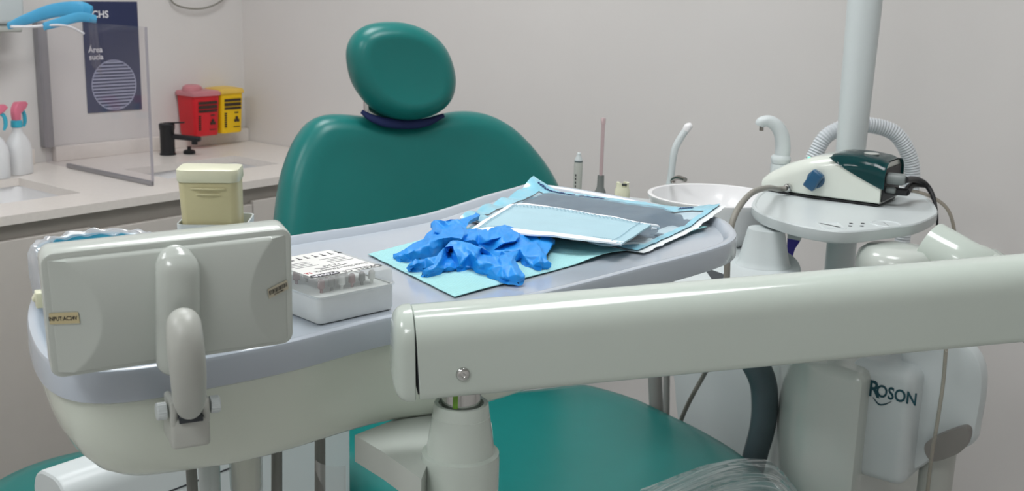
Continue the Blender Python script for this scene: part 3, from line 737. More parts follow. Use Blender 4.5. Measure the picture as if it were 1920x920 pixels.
box_ = prism(B(), rrect(.024, .0075, .0037), 0, .0001, UM @ T(cwid * .27, cdep * .32, 0))
nb_ = obj('name_badge', box_, M['inkb'], lab, 0)
text('lettering', 'PK004A', .006, UM @ T(cwid * .27, cdep * .32, .0002), M['whiteink'], lab, depth=.00004, bold=.0001)
text('lettering', '12 pcs', .0058, UM @ T(-cwid * .02, cdep * .07, 0), M['inkb'], lab, depth=.00004)
bm = B()
for c in (-1, 1):
    for k in range(4): box(bm, UM @ T(c * cwid * .23 + (k % 2) * .002, -cdep * (.02 + .05 * k), 0), cwid * (.3 - .03 * (k % 3)), .0007, .0001)
for k in range(9):
    x = (-.42 + k * .105) * cwid
    box(bm, UM @ T(x, -cdep * .33, 0), .0011, .0065, .0001); box(bm, UM @ T(x, -cdep * .29, 0), .003, .002, .0001)
tube(bm, [UM @ V((-cwid * .2, cdep * .1, 0)), UM @ V((-cwid * .1, cdep * .12, 0)), UM @ V((cwid * .1, cdep * .125, 0)), UM @ V((cwid * .22, cdep * .09, 0))], .0003, 5)
obj('printed_lines', bm, M['inkb'], lab, 0)

# paper bib
q = bil(Z(690, 477, FZ + .001), Z(852, 557, FZ + .001), Z(1325, 431, FZ + .001), Z(1085, 372, FZ + .001))
def bib(i, j):
    ii = i; 
    p = q(i, j)
    if j > .999 or i > .999 or i < .001 or j < .001: pass
    wx = .004 * nz((i * 5, j * 5, 1), 1.6)
    edge = max(0, i - .9) * 10
    p = p + xh * (.003 * nz((j * 9, 0, 2), 1.2)) * edge
    lift = .0006 + .0008 * abs(nz((i * 4, j * 4, 0), 1.5)) + edge * .003 * max(0, math.sin(j * 14 + .5)) * (j > .25)
    return p + ez * lift
bm = B(); thick(bm, bib, 70, 50, .0005)
obj('paper_bib', bm, M['bib'], None, 80, label='aqua ribbed paper bib spread on the tray under the gloves', cat='paper bib')

# sterilisation pouch
pz = FZ + .004
pq = bil(Z(862, 408, pz), Z(1196, 469, pz), Z(1350, 398, pz + .004), Z(1000, 352, pz + .003))
def psurf(i, j, h=.0085):
    p = pq(i, j)
    m = min(i, 1 - i) ; n = min(j, 1 - j)
    k = min(1, max(0, (m - .08) / .12)) * min(1, max(0, (n - .12) / .14)); k = k * k * (3 - 2 * k)
    z = h * k
    z += .012 * max(0, 1 - math.hypot(i / .16, (1 - j) / .3)) ** 1.2           # back corner curls up
    z += .009 * max(0, 1 - math.hypot((1 - i) / .2, (1 - j) / .4))
    z += .0035 * max(0, 1 - i / .1) * abs(math.sin(j * 15))
    z += (.0012 * nz((i * 7, j * 4, 5), 2.2) + .0005 * nz((i * 22, j * 9, 2), 2)) * (1 - .4 * k)
    return p + ez * z
t_ = thing('sterilisation_pouch', 'blue-edged clear sterilisation pouch with a grey cassette inside, lying on the bib', 'pouch', pq(.5, .5))
def paper(i, j):
    i2 = -.002 + i * 1.012; i3 = max(0, i - .97) * 1.2; j2 = -.01 + j * 1.02
    p = psurf(min(1, max(0, i2)), min(1, max(0, j2)), 0) - ez * .0016
    if i > .985: p += (pq(1, j) - pq(0, j)).normalized() * (.006 + .004 * abs(nz((j * 14, 1, 0), 2)))
    return p
bm = B(); thick(bm, paper, 80, 50, .0003); obj('paper_backing', bm, M['pouchw'], t_, 80)
IN = (.085, .965, .14, .86)
bm = B(); vs = grid(bm, psurf, 96, 60)
kill = [f for f in bm.faces for c in [f.calc_center_median()] if False]
# the sealed blue border and the clear window are cut from the same sheet
cell = []
bm.free()
def part(sel):
    bm = B(); N, K_ = 96, 60; d = {}
    def g(a, b):
        if (a, b) not in d: d[(a, b)] = bm.verts.new(psurf(a / N, b / K_))
        return d[(a, b)]
    for b in range(K_):
        for a in range(N):
            ci, cj = (a + .5) / N, (b + .5) / K_
            if sel(ci, cj): bm.faces.new((g(a, b), g(a + 1, b), g(a + 1, b + 1), g(a, b + 1)))
    return bm
inside = lambda i, j: IN[0] < i < IN[1] and IN[2] < j < IN[3]
obj('sealed_border', part(lambda i, j: not inside(i, j)), M['pouchb'], t_, 80, recalc=False)
obj('clear_window', part(inside), M['film'], t_, 80, recalc=False)
def tray_in(i, j): 
    return psurf(.075 + .9 * i, .13 + .74 * j) - ez * (.0012 + .0012 * (.5 + .5 * math.sin(j * 14 + i)))
bm = B(); thick(bm, tray_in, 60, 40, .004)
obj('cassette', bm, M['tool'], t_, 40, label='dark grey cassette inside')
bm = B()
for k in range(30):
    if k in (17, 18): continue
    i0 = .05 + k * .0125; a = psurf(i0, .93); b = psurf(i0 + .009, .93); c = psurf(i0 + .009, .955 - .008 * (k % 3 == 0)); d = psurf(i0, .955 - .01 * (k % 4 == 1))
    e = ez * .0004; rings(bm, [[p + e for p in (a, b, c, d)], [p + e * 2 for p in (a, b, c, d)]])
obj('printed_strip', bm, M['ink'], t_, 0); bm = B()
for k in range(6):
    i0 = .82 + k * .012; a, b, c, d = psurf(i0, .92), psurf(i0 + .007, .92), psurf(i0 + .007, .95), psurf(i0, .95)
    e = ez * .0004; rings(bm, [[p + e for p in (a, b, c, d)], [p + e * 2 for p in (a, b, c, d)]])
obj('printed_strip', bm, M['ink'], t_, 0)

# face mask
mz = FZ + .0165
mq = bil(Z(873, 430, mz - .002), Z(1165, 458, mz - .001), Z(1221, 421, mz), Z(957, 378, mz + .001))
def mk_(i, j):
    p = mq(i, j)
    z = .0015 * math.sin(PI * i) + .0012 * nz((i * 3, j * 2, 1), 2) + .0006 * math.sin(j * 22) * (i * (1 - i) * 4)
    z -= .003 * max(0, 1 - i / .12) * 1.0 
    return p + ez * z
t_ = thing('face_mask', 'pale blue pleated face mask lying on the pouch', 'face mask', mq(.5, .5) - ez * .004)
sub = lambda f, i0, i1, j0, j1, dz: (lambda i, j: V(f(i0 + (i1 - i0) * i, j0 + (j1 - j0) * j)) + ez * dz)
bm = B(); thick(bm, mk_, 60, 30, .0012); obj('mask_fabric', bm, M['mask'], t_, 80)
for i0, i1, j0, j1 in ((0, 1, -.005, .085), (0, 1, .955, 1.005), (-.004, .035, 0, 1), (.965, 1.004, 0, 1)):
    bm = B(); thick(bm, sub(mk_, i0, i1, j0, j1, .0006), 50 if i1 - i0 > .5 else 4, 4 if i1 - i0 > .5 else 30, .0015)
    obj('edge_band', bm, M['maskw'] if (i0, j0) != (.965, 0) else M['mask'], t_, 80)
bm = B()
def dash(i0, i1, j0, j1):
    a = [mk_(i0, j0), mk_(i1, j0), mk_(i1, j1), mk_(i0, j1)]; rings(bm, [[p + ez * .0008 for p in a], [p + ez * .0011 for p in a]])
for k in range(34): dash(.05 + k * .027, .05 + k * .027 + .012, .885, .895); dash(.06 + k * .027, .06 + k * .027 + .012, .925, .935)
for k in range(8): dash(.05 + k * .02, .05 + k * .02 + .012, .11, .12); 
for k in range(22): dash(.04, .044, .04 + k * .043, .04 + k * .043 + .03); dash(.055, .059, .04 + k * .043, .04 + k * .043 + .03); dash(.93, .934, .04 + k * .043, .04 + k * .043 + .03)
for k in range(12): dash(.8 + k * .012, .8 + k * .012 + .007, .1, .108)
obj('stitching', bm, M['stitch'], t_, 0)
bm = B(); tube(bm, [mk_(.985, .06) - ez * .001, Z(1150, 459, mz - .006), Z(1125, 458, mz - .009), Z(1105, 452, mz - .009), Z(1100, 447, mz - .006), Z(1112, 445, mz - .003)], .0011, 8)
obj('ear_loop', bm, M['maskw'], t_)
bm = B(); tube(bm, [mk_(.99, .96), Z(1232, 424, mz - .002), Z(1234, 428, mz - .006), Z(1222, 428, mz - .006)], .0016, 8)
obj('ear_loop', bm, M['maskw'], t_)

# nitrile gloves: folded sheets triangulated over their fold lines
from mathutils.geometry import delaunay_2d_cdt
def glove(name, outline, inner, label, seed, k=.8, dy=0):
    pts = outline + inner; n = len(outline)
    r = delaunay_2d_cdt([V((x, -y)) for x, y, h in pts], [(i, (i + 1) % n) for i in range(n)], [], 1, 1e-4)
    bm = B(); vs = []
    for i, co in enumerate(r[0]):
        src = r[3][i]; h = pts[src[0]][2] if src and src[0] < len(pts) else 3
        vs.append(bm.verts.new(Z(720 + co.x / 5.647, 380 - co.y / 5.647 + dy, FZ + .0032 + h * .001 * k)))
    for f in r[2]: bm.faces.new([vs[i] for i in f])
    bmesh.ops.subdivide_edges(bm, edges=list(bm.edges), cuts=5, use_grid_fill=True)
    bmesh.ops.triangulate(bm, faces=[f for f in bm.faces if len(f.verts) > 4])
    bound = {v for e in bm.edges if len(e.link_faces) == 1 for v in e.verts}
    for _ in range(2): bmesh.ops.smooth_vert(bm, verts=[v for v in bm.verts if v not in bound], factor=.45, use_axis_x=True, use_axis_y=True, use_axis_z=True)
    bmesh.ops.smooth_vert(bm, verts=list(bound), factor=.3, use_axis_x=True, use_axis_y=True, use_axis_z=True)
    bm.normal_update(); zf = FZ + .0024; s = V((seed, seed * 2, 0))
    for v in bm.verts:
        p = v.co
        q1 = V((p.x * 60 + p.y * 24, p.y * 36 - p.x * 10, p.z * 60)) + s
        q2 = V((p.x * 130 - p.y * 70, p.y * 110 + p.x * 50, p.z * 140)) + s
        d = .0013 * max(0, 1 - abs(noise.noise(q1)) * 3) ** 2 + .0006 * max(0, 1 - abs(noise.noise(q2)) * 3) ** 2 + .0007 * noise.noise(q1 * .6)
        v.co = p + ez * d * (.4 if v in bound else 1)
        if v.co.z < zf: v.co.z = zf
    # close the sheet down to the bib so that it has a body
    ed = [e for e in bm.edges if len(e.link_faces) == 1]
    bound_ = {v for e in ed for v in e.verts}
    g = bmesh.ops.extrude_edge_only(bm, edges=ed); newv = {v for v in g['geom'] if isinstance(v, bmesh.types.BMVert)}
    done = set()
    for v in [v for v in g['geom'] if isinstance(v, bmesh.types.BMVert)]:
        src = [e.other_vert(v) for e in v.link_edges if e.other_vert(v) in bound_]
        if src and v not in done:
            b = src[0]; ins = V()
            for e in b.link_edges:
                o2 = e.other_vert(b)
                if o2 not in bound_ and o2 is not v and o2 not in newv: ins += (o2.co - b.co)
            ins.z = 0
            if ins.length > 1e-6: ins.normalize()
            v.co = b.co + ins * .0032; v.co.z = max(FZ + .0018, b.co.z - .0045); done.add(v)
    return obj(name, bm, M['glove'], None, 55, label=label, cat='glove', group='crumpled gloves')
gA_o = [(95,545,2),(105,580,.5),(190,605,.5),(280,602,.5),(380,592,1),(500,562,1),(600,510,1),(650,470,1),(720,450,1),(900,500,.5),(1100,575,.5),(1200,605,.5),(1300,585,1),(1400,612,.5),(1455,592,1),(1570,682,.5),(1680,690,.5),(1770,685,.5),(1775,640,5),(1728,612,7),(1720,560,8),(1770,470,9),(1815,390,8),(1740,355,12),(1672,325,15),(1650,385,11),(1540,308,15),(1440,298,14),(1370,258,17),(1280,233,19),(1180,250,18),(1100,290,14),(1000,296,12),(950,265,9),(900,282,9),(868,276,9),(900,200,12),(1022,132,8),(990,108,8),(920,140,10),(800,176,14),(640,190,14),(530,178,10),(493,220,7),(515,280,6),(455,318,8),(412,388,5),(300,430,11),(240,475,11),(200,505,7),(130,535,4)]
gA_i = [(560,300,13),(520,345,8),(600,330,10),(640,270,6),(700,240,10),(800,232,12),(890,236,8),(690,372,15),(620,382,15),(500,410,15),(450,452,13),(330,500,11),(380,540,7),(250,550,8),(205,560,5),(150,570,4),(520,500,8),(610,440,9),(700,345,12),(850,338,18),(1000,310,18),(1200,300,23),(1390,330,17),(830,395,17),(960,404,17),(1100,410,17),(1290,431,17),(1400,404,17),(1424,362,18),(840,412,9),(960,425,10),(1100,432,10),(1290,450,10),(1412,424,11),(1442,366,14),(1000,442,7),(1150,505,8),(1300,510,10),(1430,480,12),(1538,380,10),(1528,440,14),(1565,408,9),(1480,580,7),(1610,450,12),(1655,472,10),(1505,560,9),(1660,560,11),(1590,625,4),(1640,640,8),(1690,650,4),(560,180,12),(700,200,12),(900,330,14),(960,390,14),(1250,360,21),(470,360,11),(540,320,12)]
gB_o = [(232,695,.5),(262,650,6),(320,605,10),(430,595,10),(560,560,12),(640,470,16),(700,412,18),(780,398,19),(900,430,18),(1040,480,15),(1130,535,10),(1222,575,9),(1236,520,15),(1320,522,14),(1425,513,14),(1388,600,9),(1440,700,8),(1495,768,6),(1492,825,1),(1420,848,.5),(1330,832,.5),(1200,802,.5),(1100,762,.5),(1000,722,.5),(945,692,1),(915,690,.5),(850,692,.5),(760,702,.5),(690,678,5),(640,702,2),(580,736,.5),(450,767,.5),(398,746,.5),(408,715,5),(470,680,8),(530,655,8),(440,692,2),(330,702,.5)]
gB_i = [(600,600,12),(712,515,4),(690,540,4),(765,555,15),(885,488,17),(835,540,13),(650,650,3),(740,620,4),(800,665,6),(955,560,16),(1040,535,6),(960,620,9),(925,662,2),(990,612,10),(1090,622,13),(1180,660,11),(1232,592,14),(1250,680,11),(1130,722,6),(1350,650,13),(1300,790,4),(1250,790,7),(1400,750,10),(1455,790,6),(500,610,11),(400,640,7),(300,660,7),(480,720,5),(550,700,6),(700,460,17),(820,440,17),(730,480,15),(900,560,12),(1000,520,14),(1110,560,7),(1200,620,9),(1300,560,13),(1370,560,12),(1010,680,7),(1080,700,5),(620,540,13)]
glove('glove', gA_o, gA_i, 'crumpled blue nitrile glove tucked under the face mask', 3.1)
glove('glove', gB_o, gB_i, 'crumpled blue nitrile glove in front, fingers pointing at the plastic case', 8.4)

# ================================================================== SPITTOON UNIT
# unit frame: x along -e2 (to the right), y along e1 (away), z up; origin at the logo
uo = D(1672, 742, 1.6); UX = -e2
UF = frame(V((uo.x, uo.y, 0)), UX, ez)
su = thing('spittoon_unit', 'white dental spittoon cabinet with a round bowl and a brand name on its side', 'spittoon unit', V((uo.x, uo.y, 0)))
def ucoord(u, v, yy):                                # px on the plane local y = yy
    p = PL(u, v, UF @ V((0, yy, 0)), e1); q = UF.inverted() @ p; return q
def ublock(name, u0, u1, v0, v1, yy, depth, bev, mat, z0=None, seg=6, lab=None, parent=None):
    a = ucoord(u0, (v0 + v1) / 2, yy).x; b = ucoord(u1, (v0 + v1) / 2, yy).x
    zt = (ucoord(u0, v0, yy).z + ucoord(u1, v0, yy).z) / 2
    zb = (ucoord(u0, v1, yy).z + ucoord(u1, v1, yy).z) / 2 if z0 is None else z0
    bm = B(); box(bm, UF @ T((a + b) / 2, yy + depth / 2, (zt + zb) / 2), b - a, depth, zt - zb, bev, seg)
    return obj(name, bm, mat, parent or su, 40, label=lab)
q_ = lambda u, yy: (ucoord(u, 740, yy).x, yy)
cbp = [q_(1614, -.035), q_(1580, -.037), q_(1520, -.034), q_(1488, .0), q_(1462, .08), q_(1440, .17), q_(1436, .24), q_(1440, .33), (q_(1614, -.035)[0] - .06, .36), (q_(1614, -.035)[0] - .004, .33), (q_(1614, -.035)[0], .2), (q_(1614, -.035)[0], .02)]
obj('cabinet_body', prism(B(), loop(cbp, 100), .02, ucoord(1530, 682, -.035).z, UF, .014), M['pearl'], su, 50)
fp = ublock('front_panel', 1580, 1708, 682, 900, .0, .26, .02, M['white2'], z0=ucoord(1690, 918, 0).z)
# rounded rear panel with a notch below
def uq(u, v, yy): q = ucoord(u, v, yy); return (q.x, q.z)
yy = .04
po = [uq(1690, 630, yy), uq(1760, 632, yy), uq(1800, 640, yy), uq(1828, 662, yy), uq(1842, 695, yy), uq(1842, 740, yy), uq(1832, 800, yy), uq(1825, 830, yy), uq(1800, 846, yy), uq(1770, 860, yy), uq(1750, 862, yy), uq(1700, 880, yy), uq(1690, 760, yy)]
PF = UF @ Matrix(((1, 0, 0, 0), (0, 0, -1, 0), (0, 1, 0, 0), (0, 0, 0, 1)))     # (x, z, -y)
obj('rear_panel', prism(B(), loop(po, 90), -.075, -.04, PF, .012), M['white2'], su, 40)
obj('panel_recess', prism(B(), loop([uq(1738, 828, .03), uq(1800, 800, .03), uq(1818, 806, .03), uq(1812, 835, .03), uq(1790, 852, .03), uq(1748, 862, .03)], 40), -.05, -.025, PF), M['recess'], su, 40, label='grey recess')
lg = ucoord(1672, 742, 0)
def bmat(px_u, px_v): q = ucoord(px_u, px_v, 0); return PF @ T(q.x, q.z, .0006)
text('lettering', 'OSON', .027, bmat(1681, 741), M['tealink'], fp, depth=.0004, bold=.0005, sx=.8, shear=.0)
text('lettering', 'R', .036, bmat(1639, 730), M['tealink'], fp, depth=.0004, bold=.0008, sx=.8)
bm = B(); tube(bm, [bmat(1637, 744) @ V((0, 0, 0)), bmat(1648, 757) @ V((0, 0, 0)), bmat(1660, 757) @ V((0, 0, 0)), bmat(1672, 752) @ V((0, 0, 0))], [.001, .0022, .002, .0006], 8, .5)
obj('logo_swoosh', bm, M['tealink'], fp)
# side cover on the left with rounded corner
obj('side_cover', prism(B(), loop([uq(1250, 640, .3), uq(1330, 630, .3), uq(1440, 640, .3), uq(1455, 760, .3), uq(1440, 960, .3), uq(1330, 980, .3), uq(1282, 850, .3), uq(1266, 765, .3), uq(1262, 715, .3)], 80), -.34, -.3, PF, .008), M['white2'], su, 40)
obj('drain_column', lathe(B(), [(.03, 0), (.028, .02), (.026, .5), (.026, .72)], UF @ T(ucoord(1755, 860, .08).x, .09, 0), 28), M['grey'], su)
# top deck
dz = .976
dk = [(1268, 518), (1300, 497), (1345, 476), (1400, 458), (1460, 462), (1500, 490), (1490, 525), (1420, 545), (1320, 550), (1262, 538)]
dp = loop([tuple(Z(u, v, dz)[:2]) for u, v in dk], 90)
obj('top_deck', prism(B(), dp, dz - .035, dz, I4, .006), M['white2'], su, 40)
sl = [tuple(Z(u, v, dz)[:2]) for u, v in ((1318, 500), (1357, 514), (1362, 522), (1335, 524))]
obj('deck_slot', prism(B(), sl, dz - .01, dz + .0004), M['gap'], su, 0, label='dark slot in the deck')
# bowl
bc_ = D(1338, 364, 1.76); bm_ = T(bc_.x, bc_.y, 0); bz = bc_.z; R = .1045
obj('bowl', lathe(B(), [(.026, bz - .085), (.05, bz - .083), (.078, bz - .068), (.094, bz - .042), (.1, bz - .012), (R, bz - .004), (R, bz - .001), (R - .003, bz), (R - .007, bz - .001), (R - .010, bz - .012), (.086, bz - .04), (.066, bz - .06), (.03, bz - .072), (.012, bz - .076)], bm_, 72), M['basin'], su, 40)
obj('bowl_stem', lathe(B(), [(.05, dz + .0), (.045, dz + .004), (.034, dz + .006), (.026, bz - .086)], bm_, 36), M['white2'], su)
# cup filler spout
sy = 1.84
bm = B(); tube(bm, [D(1470, 330, sy), D(1466, 300, sy), D(1468, 275, sy), D(1465, 252, sy), D(1456, 236, sy), D(1442, 227, sy), D(1428, 229, sy), D(1424, 236, sy)], [.0125, .0125, .0125, .012, .011, .0095, .009, .0075], 20)
sp2 = obj('filler_spout', bm, M['white2'], su, 60)
bm = B(); a = D(1428, 238, sy); lathe(bm, [(.0035, -.006), (.0035, .004)], T(*a), 14); obj('nozzle', bm, M['steel'], sp2)
bm = B(); a = D(1464, 297, sy); lathe(bm, [(.0145, -.008), (.0165, -.002), (.016, .003), (.013, .006)], T(*a), 28); obj('collar', bm, M['white2'], sp2)
obj('spout_post', lathe(B(), [(.016, dz - .1), (.016, a.z - .0085)], T(a.x, a.y, 0), 20), M['white2'], su)
obj('bowl_rinse_tap', tube(B(), [D(1262, 343, 1.83), D(1262, 337, 1.83), D(1272, 333, 1.81), D(1285, 337, 1.79)], .004, 10), M['steel'], su)
# conical support for the round tray
rz = 1.05
cf = D(1436, 500, 1.55); 
cone_c = Z(1434, 498, dz)
obj('support_cone', lathe(B(), [(.04, dz + .0002), (.038, dz + .003), (.036, dz + .008), (.026, rz - .021)], T(cone_c.x + .0, cone_c.y + .01, 0), 40), M['white2'], su, 40)

# round shelf on the pole
shelf_px = [(1410, 379), (1424, 397), (1465, 413), (1520, 426), (1575, 433), (1625, 431), (1665, 426), (1715, 419), (1748, 406), (1758, 394), (1742, 372), (1700, 352), (1620, 338), (1520, 338), (1440, 352)]
shp = loop([tuple(Z(u, v, rz)[:2]) for u, v in shelf_px], 110)
scx = sum(p[0] for p in shp) / 110; scy = sum(p[1] for p in shp) / 110
sh_t = thing('round_shelf', 'white round shelf with moulded recesses under the scaler', 'shelf', V((scx, scy, rz - .02)))
bm = B(); rings(bm, [[V((x, y, z)) for x, y in inset(shp, d)] for d, z in ((.012, rz - .02), (.003, rz - .017), (.0, rz - .012), (0, rz - .002), (.0015, rz), (.005, rz), (.007, rz - .0015))] + [[V((scx + (x - scx) * .02, scy + (y - scy) * .02, rz - .0015)) for x, y in shp]])
obj('shelf_top', bm, M['white2'], sh_t, 35)
def recess(u0, u1, v0, v1, name, r):
    a, b = Z(u0, (v0 + v1) / 2, rz), Z(u1, (v0 + v1) / 2, rz); c, d = Z((u0 + u1) / 2, v0, rz), Z((u0 + u1) / 2, v1, rz)
    w, h = (b - a).length, abs(c.y - d.y); m = T((a.x + b.x) / 2, (c.y + d.y) / 2, rz - .0014)
    bm = B(); o = rrect(w, h, min(r, w * .49, h * .49)); rings(bm, [[m @ V((x, y, z)) for x, y in inset(o, q)] for q, z in ((0, 0), (.001, .0012), (.003, .0012), (.0045, .0002), (.006, .0001))])
    return obj(name, bm, M['white2'], sh_t, 30)
recess(1535, 1580, 415, 426, 'square_recess', .003); recess(1634, 1690, 412, 424, 'round_recess', .05)
bm = B()
for u, v in ((1596, 417), (1618, 417), (1594, 422), (1616, 422)):
    p = Z(u, v, rz); lathe(bm, [(.0028, rz - .0013), (.0028, rz - .0009), (.001, rz - .0008)], T(p.x, p.y, 0), 12)
obj('peg_holes', bm, M['gap'], sh_t)

# pole
pb = D(1595, 280, 1.84); px_, py_ = pb.x, pb.y
lp = thing('lamp_pole', 'tall white pole rising behind the scaler out of the picture', 'pole', V((px_, py_, .0)))
obj('lower_tube', lathe(B(), [(.06, 0), (.06, .01), (.0245, .03), (.0245, rz + .05)], T(px_, py_, 0), 40), M['white2'], lp)
obj('upper_tube', lathe(B(), [(.0232, rz + .0502), (.0238, pb.z), (.0275, pb.z + .25), (.0285, CH - .02), (.05, CH - .018), (.05, CH - .0005)], T(px_, py_, 0), 40), M['white2'], lp)

# corrugated hose behind
hy = 1.98
cpts = spl([D(1505, 345, hy), D(1528, 290, hy), D(1552, 253, hy), D(1595, 236, hy), D(1640, 236, hy), D(1680, 252, hy), D(1706, 296, hy), D(1710, 345, hy), D(1700, 400, hy), D(1690, 470, hy), V(D(1690, 470, hy)) - ez * .3], 26)
bm = B(); rad = [.0135 + .0016 * math.cos(i * 2 * PI / 3.0) for i in range(len(cpts))]
cp2 = [];
L = [0]
for a, b in zip(cpts, cpts[1:]): L.append(L[-1] + math.dist(a, b))
n_ = int(L[-1] / .0012); k = 0
for i in range(n_):
    s = i * L[-1] / n_
    while L[k + 1] < s: k += 1
    f = (s - L[k]) / (L[k + 1] - L[k]); cp2.append(tuple(x + (y - x) * f for x, y in zip(cpts[k], cpts[k + 1])))
tube(bm, cp2, [.0135 + .0009 * math.cos(i * PI / 2) for i in range(len(cp2))], 18, smooth=0)
obj('corrugated_hose', bm, M['hosew'], None, 50, label='white corrugated suction hose looping behind the pole', cat='hose')

# scaler on the shelf
d0, d1 = Z(1416, 355, rz + .002), Z(1648, 385, rz + .002)
dx = (d1 - d0); dx.z = 0; dl = dx.length; dx.normalize(); dyv = ez.cross(dx)
DM = frame(V((d0.x, d0.y, rz)), dx, ez)              # x nose to tail, y away from the camera
sc_ = thing('ultrasonic_scaler', 'wedge-shaped white ultrasonic scaler with a dark green hood on the round shelf', 'scaler', DM @ V((dl / 2, .045, 0)))
dw = .098
def top_h(f): 
    q = [(0, .017), (.05, .026), (.12, .036), (.2, .045), (.35, .057), (.5, .066), (.65, .071), (.8, .072), (.95, .069), (1, .065)]
    for (a, ha), (b, hb) in zip(q, q[1:]):
        if f <= b: t = (f - a) / (b - a); t = t * t * (3 - 2 * t) * .5 + t * .5; return ha + (hb - ha) * t
    return q[-1][1]
def wid(f): return dw * (.5 + .5 * min(1, (f / .45)) ** .6) if f < .45 else dw
def dsec(f, e=0, n=40):
    h, w = top_h(f), wid(f); y0 = dw / 2; o = []
    r = min(.022, h * .55, w * .4)
    for cy, cz, rr_, a0 in ((w / 2 - r, h - r, r, 0), (-w / 2 + r, h - r, r, 90), (-w / 2 + .003, .007, .003, 180), (w / 2 - .003, .007, .003, 270)):
        for i in range(10):
            a = math.radians(a0 + 10 * i); o.append((y0 + cy + (rr_ + e) * math.cos(a), cz + (rr_ + e) * math.sin(a)))
    return o
fs = [0, .006, .02, .05, .09, .14, .2, .28, .36, .45, .55, .65, .75, .85, .93, .97, .99, 1]
bm = B(); rings(bm, [[DM @ V((f * dl + (.0 if k else .002), y if k not in (0,) else dw / 2 + (y - dw / 2) * .9, z if k else .004 + (z - .004) * .8)) for y, z in dsec(f)] for k, f in enumerate(fs)])
obj('scaler_shell', bm, M['dev'], sc_, 45)
bm = B(); rings(bm, [[DM @ V((f * dl, dw / 2 + y, z)) for y, z in rrect(wid(f) * .96, .0026, .0008)] for f in (.02, .2, .45, .985)])
for v in bm.verts: v.co.z += .0011
obj('scaler_base', bm, M['blackp'], sc_, 30)
# hood: wraps the upper tail, its lower edge sweeps down to the back
hb = lambda f: max(.027, .070 - .043 * max(0, min(1, (f - .57) / .43)) ** .8)
bm = B(); rs = []
for k, f in enumerate([.585 + .44 * i / 22 for i in range(23)]):
    fx = min(f, 1.0); sec = dsec(fx, .0016)
    hlow = hb(f)
    up = [p for p in sec if p[1] > .01]              # arc from far side over the top to near side
    top = sec[:20]
    yn = [(min(max(y, dw / 2 - wid(fx) / 2 - .0016), dw / 2 + wid(fx) / 2 + .0016), max(z, hlow)) for y, z in [(sec[39][0], hlow), (dw / 2 + wid(fx) / 2 + .0016, hlow + .0005)] + top + [(dw / 2 - wid(fx) / 2 - .0016, hlow + .0005), (dw / 2 - wid(fx) / 2 - .0016, hlow)]]
    zt = max(z for y, z in sec)
    if hlow > zt - .003:
        yn = [(dw / 2 + (y - dw / 2) * .6, zt + .0) for y, z in yn]
    rs.append([DM @ V((f * dl, y, min(z, zt))) for y, z in yn])
rings(bm, rs, False, False, closed=False)
g_ = bmesh.ops.solidify(bm, geom=list(bm.faces), thickness=.0012)
obj('hood', bm, M['hood'], sc_, 45)
hp_ = DM @ V((dl * .84, dw * .46, top_h(.84) + .0022))
obj('hood_badge', lathe(B(), [(.0115, -.001), (.0115, 0.0002), (.009, .0006)], frame(hp_, dx, V((dx.x * .05, dx.y * .05, 1))), 28), M['grey'], sc_)
text('lettering', 'Scaler', .009, frame(DM @ V((dl * .66, dw * .62, top_h(.66) + .0018)), dx, ez), M['grey'], sc_)
obj('rear_plate', box(B(), DM @ T(dl * 1.0 + .0012, dw / 2, .031), .002, dw * .88, .05, .0005), M['blackp'], sc_, 0)
for yq, zq, r, l, mm, nm in ((.02, .042, .009, .028, 'plug', 'plug'), (.03, .022, .006, .03, 'blackp', 'plug'), (.022, .024, .005, .014, 'plug', 'socket')):
    obj(nm, lathe(B(), [(r * .8, 0), (r, .002), (r, l * .8), (r * .7, l)], DM @ T(dl + .0024, yq, zq) @ Matrix.Rotation(PI / 2, 4, 'Y'), 18), M[mm], sc_)
# blue dial, led
kp_ = PL(1530, 336, DM @ V((0, -.0, 0)), dyv); KX = frame(kp_, dx, -dyv)
kn = obj('dial', lathe(B(), [(.014, -.001), (.014, .003), (.013, .0045), (.011, .005)], KX, 30), M['knob'], sc_)
obj('dial_grip', box(B(), KX @ Matrix.Rotation(math.radians(60), 4, 'Z') @ T(0, 0, .0105), .031, .019, .013, .003), M['knob'], kn)
f_ = .37; lp_ = DM @ V((dl * f_, dw * .32, top_h(f_)))
obj('led', lathe(B(), [(.0026, -.001), (.0026, .0004), (.0015, .0012)], T(*lp_), 14), M['led'], sc_)
# cable gland and handpiece cable
gp = PL(1477, 352, DM @ V((0, 0, 0)), dyv)
obj('cable_gland', lathe(B(), [(.007, -.002), (.007, .002), (.0055, .005), (.0045, .006)], frame(gp, dx, -dyv), 20), M['chrome'], sc_)
bm = B(); tube(bm, [gp + dyv * -.006, gp + dyv * -.02 + dx * -.008, D(1440, 352, 1.6), D(1412, 360, 1.52), D(1390, 382, 1.46), D(1376, 408, 1.43), D(1368, 440, 1.42), D(1364, 480, 1.42), D(1362, 530, 1.42), D(1352, 620, 1.44), D(1340, 660, 1.7), D(1324, 695, 1.93), D(1300, 738, 1.96), D(1282, 775, 1.98), D(1262, 830, 2.0)], .0042, 12)
obj('handpiece_cable', bm, M['cable'], sc_, 60)
tail = lambda yq, zq, l: DM @ V((dl + l, yq, zq))
bm = B(); tube(bm, [tail(.02, .042, .03), D(1715, 336, 1.72), D(1735, 345, 1.74), D(1748, 365, 1.73), D(1756, 395, 1.70), D(1757, 425, 1.69), D(1752, 470, 1.70), D(1750, 560, 1.74)], [.005, .005, .0045, .004, .002, .0018, .0018, .0018], 10)
obj('power_cable', bm, M['blackp'], sc_, 60)
bm = B(); tube(bm, [tail(.03, .022, .03), D(1712, 346, 1.73), D(1738, 348, 1.74)], [.006, .005, .0035], 10)
obj('power_cable', bm, M['blackp'], sc_, 60)
